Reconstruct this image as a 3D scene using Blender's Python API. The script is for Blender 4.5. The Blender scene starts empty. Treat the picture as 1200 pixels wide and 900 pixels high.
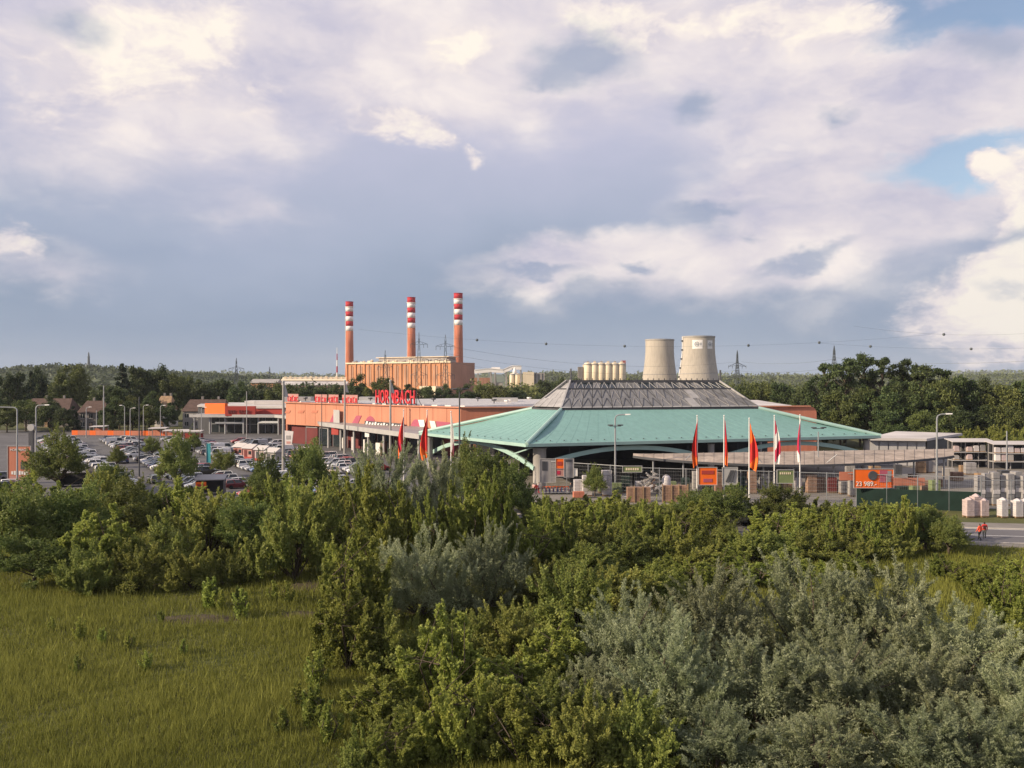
import bpy, bmesh, math, random
import numpy as np
from mathutils import Vector, Matrix

# ---------------------------------------------------------------- camera, sky, sun, exposure
HC = 17.0            # camera height above the ground
scene = bpy.context.scene
col = scene.collection
cam_d = bpy.data.cameras.new('camera'); cam = bpy.data.objects.new('camera', cam_d); col.objects.link(cam)
cam.location = (0, 0, HC); cam.rotation_euler = (math.pi/2 - 0.003, 0, 0)
cam_d.sensor_width = 36.0; cam_d.lens = 30.0; cam_d.clip_start = 0.5; cam_d.clip_end = 30000
scene.camera = cam

SUN_AZ = math.atan2(-0.94, -0.34)      # measured from +Y towards +X
SUN_EL = math.radians(24)
sv = Vector((math.sin(SUN_AZ)*math.cos(SUN_EL), math.cos(SUN_AZ)*math.cos(SUN_EL), math.sin(SUN_EL)))
sun_d = bpy.data.lights.new('sun', 'SUN'); sun = bpy.data.objects.new('sun', sun_d); col.objects.link(sun)
sun_d.energy = 4.5; sun_d.angle = math.radians(0.8); sun_d.color = (1.0, 0.82, 0.60)
sun.rotation_euler = sv.to_track_quat('Z', 'Y').to_euler()

def build_world():
    w = bpy.data.worlds.new('World'); scene.world = w; w.use_nodes = True
    nt = w.node_tree; N = nt.nodes; L = nt.links; N.clear()
    def sock(x, s):
        if isinstance(x, (int, float)): s.default_value = x
        elif isinstance(x, (tuple, list)): s.default_value = x
        else: L.new(x, s)
    def m(op, a, b=None, c=None, clamp=False):
        n = N.new('ShaderNodeMath'); n.operation = op; n.use_clamp = clamp
        sock(a, n.inputs[0])
        if b is not None: sock(b, n.inputs[1])
        if c is not None: sock(c, n.inputs[2])
        return n.outputs[0]
    def v(op, a, b=None):
        n = N.new('ShaderNodeVectorMath'); n.operation = op
        sock(a, n.inputs[0])
        if b is not None:
            if op == 'SCALE': sock(b, n.inputs['Scale'])
            else: sock(b, n.inputs[1])
        return n.outputs['Value'] if op in ('DOT_PRODUCT', 'LENGTH') else n.outputs['Vector']
    def noise(vec, scale, detail=6, rough=0.55, color=False, lac=2.0):
        n = N.new('ShaderNodeTexNoise'); n.inputs['Scale'].default_value = scale
        n.inputs['Detail'].default_value = detail; n.inputs['Roughness'].default_value = rough
        n.inputs['Lacunarity'].default_value = lac
        L.new(vec, n.inputs['Vector']); return n.outputs['Color' if color else 'Fac']
    def smooth(x, lo, hi):
        n = N.new('ShaderNodeMapRange'); n.interpolation_type = 'SMOOTHSTEP'
        sock(x, n.inputs[0]); n.inputs[1].default_value = lo; n.inputs[2].default_value = hi
        return n.outputs[0]
    def mix(f, a, b):
        n = N.new('ShaderNodeMix'); n.data_type = 'RGBA'
        sock(f, n.inputs[0]); sock(a, n.inputs[6]); sock(b, n.inputs[7]); return n.outputs[2]
    def ramp(x, stops):
        n = N.new('ShaderNodeValToRGB'); e = n.color_ramp.elements
        while len(e) < len(stops): e.new(0.5)
        for el, (p, c) in zip(e, stops): el.position = p; el.color = (*c, 1)
        sock(x, n.inputs[0]); return n.outputs[0]
    tc = N.new('ShaderNodeTexCoord'); d = tc.outputs['Generated']
    sp = N.new('ShaderNodeSeparateXYZ'); L.new(d, sp.inputs[0])
    az = m('ARCTAN2', sp.outputs[0], sp.outputs[1]); el = m('ARCSINE', sp.outputs[2])
    ds = v('MULTIPLY', d, (1, 1, 1.9))
    # large and small swirls bend every cloud edge
    w1 = v('SUBTRACT', noise(ds, 5.0, 2, 0.5, True), (0.5, 0.5, 0.5))
    w2 = v('SUBTRACT', noise(ds, 17.0, 4, 0.6, True), (0.5, 0.5, 0.5))
    cb = N.new('ShaderNodeCombineXYZ'); sock(az, cb.inputs[0]); sock(el, cb.inputs[1])
    P = v('ADD', cb.outputs[0], v('ADD', v('MULTIPLY', w1, (0.13, 0.08, 0)), v('MULTIPLY', w2, (0.06, 0.045, 0))))
    dw = v('ADD', ds, v('ADD', v('SCALE', w1, 0.10), v('SCALE', w2, 0.035)))
    A = noise(dw, 2.4, 4, 0.5); B = noise(dw, 6.5, 5, 0.52); C = noise(dw, 21.0, 5, 0.62)
    def ang(px, py):
        a = math.atan((px-600)/1000); return a, math.atan((447-py)/1000*math.cos(a))
    rot8 = N.new('ShaderNodeVectorRotate'); rot8.rotation_type = 'Z_AXIS'; rot8.inputs['Angle'].default_value = -math.radians(9); L.new(P, rot8.inputs['Vector'])
    def blob(px, py, rx, ry, amp, rot=0, acc=None):
        """one soft ellipse of cloud in a given compass direction and height above the horizon (rot: tilted 9 degrees)"""
        a, e = ang(px, py)
        if rot: c9, s9 = math.cos(math.radians(9)), math.sin(math.radians(9)); a, e = a*c9+e*s9, -a*s9+e*c9
        kx, ky = 1000/(rx*1.75), 1000/(ry*1.75)
        q = N.new('ShaderNodeVectorMath'); q.operation = 'MULTIPLY_ADD'; L.new(rot8.outputs[0] if rot else P, q.inputs[0])
        q.inputs[1].default_value = (kx, ky, 0); q.inputs[2].default_value = (-a*kx, -e*ky, 0)
        g = N.new('ShaderNodeTexGradient'); g.gradient_type = 'SPHERICAL'; L.new(q.outputs[0], g.inputs[0])
        return m('MULTIPLY_ADD', g.outputs['Fac'], amp, 0.0 if acc is None else acc)
    def total(lst):
        s = None
        for b in lst: s = blob(*b, *([0] if len(b) == 5 else []), s)
        return s
    nA = m('SUBTRACT', A, 0.5); nB = m('SUBTRACT', B, 0.5); nC = m('SUBTRACT', C, 0.5)
    # grey rain-cloud blanket: blue grey low down, lavender higher, pale overhead
    e2 = m('ADD', m('DIVIDE', el, 0.55), m('ADD', m('MULTIPLY', nA, 0.50), m('MULTIPLY', nB, 0.12)))
    blanket = ramp(e2, [(0.0, (0.34, 0.405, 0.51)), (0.14, (0.285, 0.355, 0.475)), (0.30, (0.385, 0.44, 0.57)), (0.5, (0.52, 0.53, 0.67)), (0.72, (0.59, 0.57, 0.69)), (1.0, (0.60, 0.575, 0.69))])
    soft = total([(50, 75, 220, 90, 0.95), (320, 70, 170, 70, 0.72), (60, 215, 200, 60, 0.22), (560, 40, 150, 85, 0.8), (600, 130, 110, 60, 0.35),
                  (770, 20, 170, 55, 0.85), (1000, 125, 190, 62, 0.95), (1130, 90, 110, 60, 0.6),
                  (930, 213, 110, 24, 0.75, 8), (640, 308, 110, 24, 0.85, 3), (860, 285, 240, 38, 0.85, 12), (1080, 240, 150, 46, 0.65, 10), (1010, 335, 230, 50, 0.36), (300, 258, 70, 16, 0.4),
                  (20, 315, 75, 22, 0.7)])
    ms = smooth(m('ADD', soft, m('ADD', m('MULTIPLY', nA, 1.1), m('ADD', m('MULTIPLY', nB, 0.75), m('MULTIPLY', nC, 0.20)))), 0.14, 0.95)
    lit = ramp(m('ADD', m('MULTIPLY', B, 0.8), m('MULTIPLY', C, 0.2)), [(0.34, (0.54, 0.525, 0.65)), (0.5, (0.78, 0.715, 0.745)), (0.63, (0.97, 0.88, 0.83))])
    c1 = mix(m('MULTIPLY', ms, 0.92), blanket, lit)
    # towering cumulus with crisp edges
    crisp = total([(1198, 240, 38, 64, 1.25), (1165, 375, 74, 40, 1.3), (1200, 325, 40, 45, 1.0), (442, 153, 36, 18, 1.0), (503, 164, 30, 24, 0.98), (548, 195, 17, 13, 0.95), (0, 290, 26, 22, 0.95),
                   (110, 45, 80, 42, 0.88), (250, 25, 70, 34, 0.82), (700, 15, 60, 26, 0.72), (800, 28, 80, 30, 0.95), (965, 22, 70, 30, 0.95), (1040, 95, 100, 40, 0.6), (560, 65, 60, 42, 0.80), (60, 125, 100, 45, 0.68), (310, 115, 110, 36, 0.66), (1155, 190, 18, 9, 0.85)])
    crn = m('ADD', crisp, m('ADD', m('MULTIPLY', nB, 0.60), m('MULTIPLY', nC, 0.85)))
    mc = smooth(crn, 0.40, 0.82)
    sh = m('ADD', m('MULTIPLY', C, 0.55), m('ADD', m('MULTIPLY', B, 0.25), m('MULTIPLY', smooth(crn, 0.5, 1.3), 0.30)))
    litc = ramp(sh, [(0.36, (0.68, 0.63, 0.69)), (0.50, (0.89, 0.80, 0.77)), (0.64, (1.02, 0.93, 0.81))])
    # blue gaps
    hole = total([(1155, 10, 120, 26, 1.2), (1110, 195, 80, 24, 1.25), (1195, 150, 50, 24, 0.5), (1010, 12, 40, 14, 0.5)])
    mh = smooth(m('ADD', hole, m('ADD', m('MULTIPLY', nB, 0.6), m('MULTIPLY', nC, 0.35))), 0.36, 0.86)
    # torn dark wisps under the blanket
    dark = total([(700, 66, 62, 30, 1.25), (640, 105, 34, 14, 0.6), (810, 112, 34, 18, 1.1), (845, 243, 75, 11, 0.95), (743, 306, 26, 8, 1.1), (935, 300, 62, 9, 1.1, 4), (615, 322, 60, 6, 0.9),
                  (995, 130, 20, 12, 0.8), (1130, 52, 45, 24, 0.7), (55, 36, 34, 20, 0.8), (330, 375, 340, 60, 0.46), (150, 292, 190, 18, 0.42), (1198, 60, 40, 36, 0.6), (1180, 288, 70, 12, 0.9, 6), (1190, 345, 50, 7, 0.6), (870, 275, 28, 6, 0.7), (235, 145, 60, 40, 0.3)])
    md = smooth(m('ADD', dark, m('ADD', m('MULTIPLY', nB, 0.45), m('MULTIPLY', nC, 0.40))), 0.22, 0.95)
    cc = mix(m('MULTIPLY', mc, 0.85), c1, litc)
    cc = mix(m('MULTIPLY', md, 0.75), cc, (0.29, 0.36, 0.51, 1))
    sky = N.new('ShaderNodeTexSky'); sky.sky_type = 'NISHITA'; sky.sun_disc = False
    sky.sun_elevation = SUN_EL; sky.sun_rotation = SUN_AZ; sky.air_density = 1.0; sky.dust_density = 1.2
    b1 = N.new('ShaderNodeBackground'); L.new(sky.outputs[0], b1.inputs[0]); b1.inputs[1].default_value = 0.095
    b2 = N.new('ShaderNodeBackground'); L.new(cc, b2.inputs[0]); b2.inputs[1].default_value = 0.68
    ms_ = N.new('ShaderNodeMixShader'); L.new(m('MULTIPLY', m('MULTIPLY', mh, 0.85), m('SUBTRACT', 1.0, mc)), ms_.inputs[0])
    L.new(b2.outputs[0], ms_.inputs[1]); L.new(b1.outputs[0], ms_.inputs[2])
    out = N.new('ShaderNodeOutputWorld'); L.new(ms_.outputs[0], out.inputs[0])
    w.cycles.sampling_method = 'MANUAL'; w.cycles.sample_map_resolution = 1024
build_world()

vs = scene.view_settings
vs.view_transform = 'Standard'; vs.look = 'None'; vs.exposure = 0.6; vs.gamma = 1.0; vs.use_curve_mapping = False
scene.cycles.use_denoising = True
scene.cycles.max_bounces = 7; scene.cycles.diffuse_bounces = 4; scene.cycles.transmission_bounces = 4; scene.cycles.transparent_max_bounces = 8

# ---------------------------------------------------------------- helpers
R = math.radians
random.seed(7)
def at(px, D, z=0.0):
    """a point at distance D along the line of sight through column px of the 1200-wide photograph"""
    return Vector(((px-600)/1000*D, D, z))
def zat(py, D): return HC - (py-447)/1000*D
def gdist(py): return HC*1000/(py-447)

MATS = {}
def mat(name, c, rough=0.7, var=0.12, scale=0.6, metal=0.0, bump=0.0, bscale=20.0, c2=None, spec=0.3, streak=0.0):
    """procedural surface: base colour broken up by two noises, optional rain streaks and fine relief"""
    if name in MATS: return MATS[name]
    mt = bpy.data.materials.new(name); mt.use_nodes = True; MATS[name] = mt
    nt = mt.node_tree; N = nt.nodes; L = nt.links
    b = N['Principled BSDF']; b.inputs['Roughness'].default_value = rough; b.inputs['Metallic'].default_value = metal
    b.inputs['Specular IOR Level'].default_value = spec
    tc = N.new('ShaderNodeTexCoord')
    n1 = N.new('ShaderNodeTexNoise'); n1.inputs['Scale'].default_value = scale; n1.inputs['Detail'].default_value = 5
    L.new(tc.outputs['Object'], n1.inputs['Vector'])
    mx = N.new('ShaderNodeMix'); mx.data_type = 'RGBA'
    lo = tuple(max(0, k*(1-var)) for k in c); hi = tuple(min(1, k*(1+var)) for k in c)
    if c2: lo, hi = c, c2
    mx.inputs[6].default_value = (*lo, 1); mx.inputs[7].default_value = (*hi, 1)
    mr = N.new('ShaderNodeMapRange'); mr.inputs[1].default_value = 0.32; mr.inputs[2].default_value = 0.68
    L.new(n1.outputs['Fac'], mr.inputs[0]); L.new(mr.outputs[0], mx.inputs[0])
    outc = mx.outputs[2]
    if streak:
        mp = N.new('ShaderNodeMapping'); mp.inputs['Scale'].default_value = (1.3, 1.3, 0.06)
        L.new(tc.outputs['Object'], mp.inputs[0])
        n3 = N.new('ShaderNodeTexNoise'); n3.inputs['Scale'].default_value = 1.0; n3.inputs['Detail'].default_value = 4
        L.new(mp.outputs[0], n3.inputs['Vector'])
        r3 = N.new('ShaderNodeMapRange'); r3.inputs[1].default_value = 0.35; r3.inputs[2].default_value = 0.7
        r3.inputs[3].default_value = 1.0; r3.inputs[4].default_value = 1.0-streak; L.new(n3.outputs['Fac'], r3.inputs[0])
        m3 = N.new('ShaderNodeVectorMath'); m3.operation = 'SCALE'; L.new(outc, m3.inputs[0]); L.new(r3.outputs[0], m3.inputs['Scale'])
        outc = m3.outputs[0]
    L.new(outc, b.inputs['Base Color'])
    if bump:
        n2 = N.new('ShaderNodeTexNoise'); n2.inputs['Scale'].default_value = bscale; n2.inputs['Detail'].default_value = 4
        L.new(tc.outputs['Object'], n2.inputs['Vector'])
        bp = N.new('ShaderNodeBump'); bp.inputs['Strength'].default_value = bump; bp.inputs['Distance'].default_value = 0.05
        L.new(n2.outputs['Fac'], bp.inputs['Height']); L.new(bp.outputs[0], b.inputs['Normal'])
    return mt

def leaf_mat(name, dark, light, trans=0.25, rough=0.55, spec=0.25):
    """leaves: every leaf carries its own 'tint' (dark to light green), every plant its own slight shift"""
    mt = bpy.data.materials.new(name); mt.use_nodes = True; MATS[name] = mt
    nt = mt.node_tree; N = nt.nodes; L = nt.links
    b = N['Principled BSDF']; b.inputs['Roughness'].default_value = rough; b.inputs['Specular IOR Level'].default_value = spec
    a = N.new('ShaderNodeAttribute'); a.attribute_name = 'tint'
    mx = N.new('ShaderNodeMix'); mx.data_type = 'RGBA'
    mx.inputs[6].default_value = (*dark, 1); mx.inputs[7].default_value = (*light, 1)
    L.new(a.outputs['Fac'], mx.inputs[0])
    oi = N.new('ShaderNodeObjectInfo')
    hs = N.new('ShaderNodeHueSaturation')
    r1 = N.new('ShaderNodeMapRange'); r1.inputs[3].default_value = 0.492; r1.inputs[4].default_value = 0.520
    L.new(oi.outputs['Random'], r1.inputs[0]); L.new(r1.outputs[0], hs.inputs['Hue'])
    mm = N.new('ShaderNodeMath'); mm.operation = 'MULTIPLY'; mm.inputs[1].default_value = 7.31; L.new(oi.outputs['Random'], mm.inputs[0])
    fr = N.new('ShaderNodeMath'); fr.operation = 'FRACT'; L.new(mm.outputs[0], fr.inputs[0])
    r2 = N.new('ShaderNodeMapRange'); r2.inputs[3].default_value = 0.75; r2.inputs[4].default_value = 1.25
    L.new(fr.outputs[0], r2.inputs[0]); L.new(r2.outputs[0], hs.inputs['Value'])
    L.new(mx.outputs[2], hs.inputs['Color']); L.new(hs.outputs[0], b.inputs['Base Color'])
    t = N.new('ShaderNodeBsdfTranslucent'); L.new(hs.outputs[0], t.inputs[0])
    ms = N.new('ShaderNodeMixShader'); ms.inputs[0].default_value = trans
    L.new(b.outputs[0], ms.inputs[1]); L.new(t.outputs[0], ms.inputs[2]); L.new(ms.outputs[0], N['Material Output'].inputs[0])
    return mt

def np_mesh(name, verts, faces, mt=None, tint=None, smooth=False):
    """mesh from arrays; faces is an (n,3) or (n,4) array"""
    me = bpy.data.meshes.new(name)
    V = np.asarray(verts, np.float32); Fc = np.asarray(faces, np.int32); k = Fc.shape[1]
    me.vertices.add(len(V)); me.vertices.foreach_set('co', V.ravel())
    me.loops.add(Fc.size); me.loops.foreach_set('vertex_index', Fc.ravel())
    me.polygons.add(len(Fc)); me.polygons.foreach_set('loop_start', np.arange(0, Fc.size, k, dtype=np.int32))
    me.polygons.foreach_set('loop_total', np.full(len(Fc), k, np.int32))
    if smooth: me.polygons.foreach_set('use_smooth', np.ones(len(Fc), bool))
    me.update(calc_edges=True)
    if tint is not None:
        at_ = me.attributes.new('tint', 'FLOAT', 'POINT'); at_.data.foreach_set('value', np.asarray(tint, np.float32))
    if mt: me.materials.append(mt)
    return me

FRAME = {}       # object -> 4x4 of the thing it belongs to (parts are built in that frame)
def ob(name, me, parent=None, loc=None, rz=0.0):
    o = bpy.data.objects.new(name, me); col.objects.link(o)
    if loc is not None: o.location = loc
    o.rotation_euler = (0, 0, rz)
    if parent is not None:
        o.parent = parent; FRAME[o] = FRAME.get(parent, Matrix.Identity(4))
    else:
        FRAME[o] = Matrix.Translation(Vector(loc) if loc is not None else Vector((0, 0, 0))) @ Matrix.Rotation(rz, 4, 'Z')
    return o
def tag(o, label=None, cat=None, group=None, kind=None):
    if label: o['label'] = label
    if cat: o['category'] = cat
    if group: o['group'] = group
    if kind: o['kind'] = kind
    return o
def thing(name, label, cat, loc=(0, 0, 0), rz=0.0, group=None):
    return tag(ob(name, None, None, loc, rz), label, cat, group)
def copy_tree(src, loc=None, rz=None, parent=None, scale=None):
    c = src.copy(); col.objects.link(c)
    if parent is not None: c.parent = parent
    if loc is not None: c.location = loc
    if rz is not None: c.rotation_euler = (0, 0, rz)
    if scale is not None: c.scale = scale if isinstance(scale, (tuple, list)) else (scale,)*3
    for ch in KIDS(src): copy_tree(ch, parent=c)
    return c
def KIDS(o): return [c for c in bpy.data.objects if c.parent is o] if o not in KID_CACHE else KID_CACHE[o]
KID_CACHE = {}
def freeze(o):
    KID_CACHE[o] = [c for c in bpy.data.objects if c.parent is o]
    for c in KID_CACHE[o]: freeze(c)

class MB:
    """collects boxes, bars, tubes, prisms and sheets into one mesh"""
    def __init__(s): s.v = []; s.f = []; s.mi = []; s.cur = 0
    def add(s, vs_, fs):
        o = len(s.v); s.v += [tuple(p) for p in vs_]
        for f in fs: s.f.append(tuple(o+i for i in f)); s.mi.append(s.cur)
        return s
    def box(s, c, d, rz=0.0):
        hx, hy, hz = d[0]/2, d[1]/2, d[2]/2; cs, sn = math.cos(rz), math.sin(rz); pts = []
        for z in (-hz, hz):
            for x, y in ((-hx, -hy), (hx, -hy), (hx, hy), (-hx, hy)):
                pts.append((c[0]+x*cs-y*sn, c[1]+x*sn+y*cs, c[2]+z))
        return s.add(pts, [(3, 2, 1, 0), (4, 5, 6, 7), (0, 1, 5, 4), (1, 2, 6, 5), (2, 3, 7, 6), (3, 0, 4, 7)])
    def tube(s, p0, p1, r0, r1=None, n=8, cap=True):
        r1 = r0 if r1 is None else r1; p0 = Vector(p0); p1 = Vector(p1); ax = (p1-p0).normalized()
        u = ax.orthogonal().normalized(); w = ax.cross(u)
        pts = [p0+(u*math.cos(a)+w*math.sin(a))*r0 for a in [2*math.pi*i/n for i in range(n)]]
        pts += [p1+(u*math.cos(a)+w*math.sin(a))*r1 for a in [2*math.pi*i/n for i in range(n)]]
        fs = [(i, (i+1) % n, n+(i+1) % n, n+i) for i in range(n)]
        if cap: fs += [tuple(range(n-1, -1, -1)), tuple(range(n, 2*n))]
        return s.add(pts, fs)
    def path(s, pts, r, n=6):
        for a, b in zip(pts[:-1], pts[1:]): s.tube(a, b, r if isinstance(r, (int, float)) else r[0], None, n)
        return s
    def bar(s, p0, p1, w, h=None):
        """square bar between two points"""
        h = w if h is None else h; p0 = Vector(p0); p1 = Vector(p1); ax = (p1-p0).normalized()
        up = Vector((0, 0, 1)) if abs(ax.z) < 0.95 else Vector((0, 1, 0))
        u = ax.cross(up).normalized()*w/2; q = u.cross(ax).normalized()*h/2
        pts = [p0-u-q, p0+u-q, p0+u+q, p0-u+q, p1-u-q, p1+u-q, p1+u+q, p1-u+q]
        return s.add(pts, [(0, 1, 2, 3), (7, 6, 5, 4), (0, 4, 5, 1), (1, 5, 6, 2), (2, 6, 7, 3), (3, 7, 4, 0)])
    def lathe(s, prof, n=24, c=(0, 0, 0), cap=True):
        pts = [(c[0]+r*math.cos(2*math.pi*i/n), c[1]+r*math.sin(2*math.pi*i/n), c[2]+z) for r, z in prof for i in range(n)]
        fs = [(k*n+i, k*n+(i+1) % n, (k+1)*n+(i+1) % n, (k+1)*n+i) for k in range(len(prof)-1) for i in range(n)]
        if cap: fs += [tuple(range(n-1, -1, -1)), tuple(range((len(prof)-1)*n, len(prof)*n))]
        return s.add(pts, fs)
    def prism(s, poly, z0, z1):
        """vertical prism over a plan polygon (counter-clockwise)"""
        n = len(poly); pts = [(p[0], p[1], z0) for p in poly]+[(p[0], p[1], z1) for p in poly]
        return s.add(pts, [tuple(range(n-1, -1, -1)), tuple(range(n, 2*n))]+[(i, (i+1) % n, n+(i+1) % n, n+i) for i in range(n)])
    def slab(s, pts, th):
        """plate over a planar 3D polygon, th thick along its normal (downwards/backwards)"""
        P = [Vector(p) for p in pts]; nrm = (P[1]-P[0]).cross(P[2]-P[0]).normalized(); n = len(P)
        q = P+[p-nrm*th for p in P]
        return s.add(q, [tuple(range(n)), tuple(range(2*n-1, n-1, -1))]+[(i, n+i, n+(i+1) % n, (i+1) % n) for i in range(n)])
    def sheet(s, rows):
        nr, nc = len(rows), len(rows[0])
        return s.add([p for r in rows for p in r], [(i*nc+j, i*nc+j+1, (i+1)*nc+j+1, (i+1)*nc+j) for i in range(nr-1) for j in range(nc-1)])
    def build(s, name, mt, parent=None, loc=None, rz=0.0, world=False, smooth=False):
        V = s.v
        if world and parent is not None:
            inv = FRAME[parent].inverted(); V = [tuple(inv @ Vector(p)) for p in V]
        me = bpy.data.meshes.new(name); me.from_pydata(V, [], s.f)
        for k in (mt if isinstance(mt, (list, tuple)) else [mt]): me.materials.append(k)
        if any(s.mi): me.polygons.foreach_set('material_index', s.mi)
        if smooth: me.polygons.foreach_set('use_smooth', [True]*len(s.f))
        me.update()
        return ob(name, me, parent, loc, rz)

def text_mesh(body, height, depth, width=None):
    """upright letters facing -Y, lower left corner at the origin"""
    cu = bpy.data.curves.new('lettering', 'FONT'); cu.body = body; cu.size = 1; cu.extrude = 0.5; cu.resolution_u = 3
    o = bpy.data.objects.new('lettering', cu); col.objects.link(o)
    dg = bpy.context.evaluated_depsgraph_get(); me = bpy.data.meshes.new_from_object(o.evaluated_get(dg))
    bpy.data.objects.remove(o); bpy.data.curves.remove(cu)
    V = np.empty(len(me.vertices)*3, np.float32); me.vertices.foreach_get('co', V); V = V.reshape(-1, 3)
    mn = V.min(0); mxx = V.max(0)
    sy = height/(mxx[1]-mn[1]); sx = sy if width is None else width/(mxx[0]-mn[0])
    W = np.stack([(V[:, 0]-mn[0])*sx, -V[:, 2]*depth, (V[:, 1]-mn[1])*sy], 1)
    me.vertices.foreach_set('co', W.astype(np.float32).ravel()); me.update()
    me.materials.clear()
    return me
class Ordinals(list):
    def __getitem__(s, i):
        if i < len(s): return list.__getitem__(s, i)
        n = i+1; tens = {3: 'thirt', 4: 'fort', 5: 'fift', 6: 'sixt', 7: 'sevent'}[n//10]
        return tens+('ieth' if n % 10 == 0 else 'y-'+list.__getitem__(s, n % 10-1))
ORD = ['first', 'second', 'third', 'fourth', 'fifth', 'sixth', 'seventh', 'eighth', 'ninth', 'tenth', 'eleventh', 'twelfth', 'thirteenth', 'fourteenth', 'fifteenth', 'sixteenth', 'seventeenth', 'eighteenth', 'nineteenth', 'twentieth',
       'twenty-first', 'twenty-second', 'twenty-third', 'twenty-fourth', 'twenty-fifth', 'twenty-sixth', 'twenty-seventh', 'twenty-eighth', 'twenty-ninth', 'thirtieth']
ORD = Ordinals(ORD)
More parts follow.
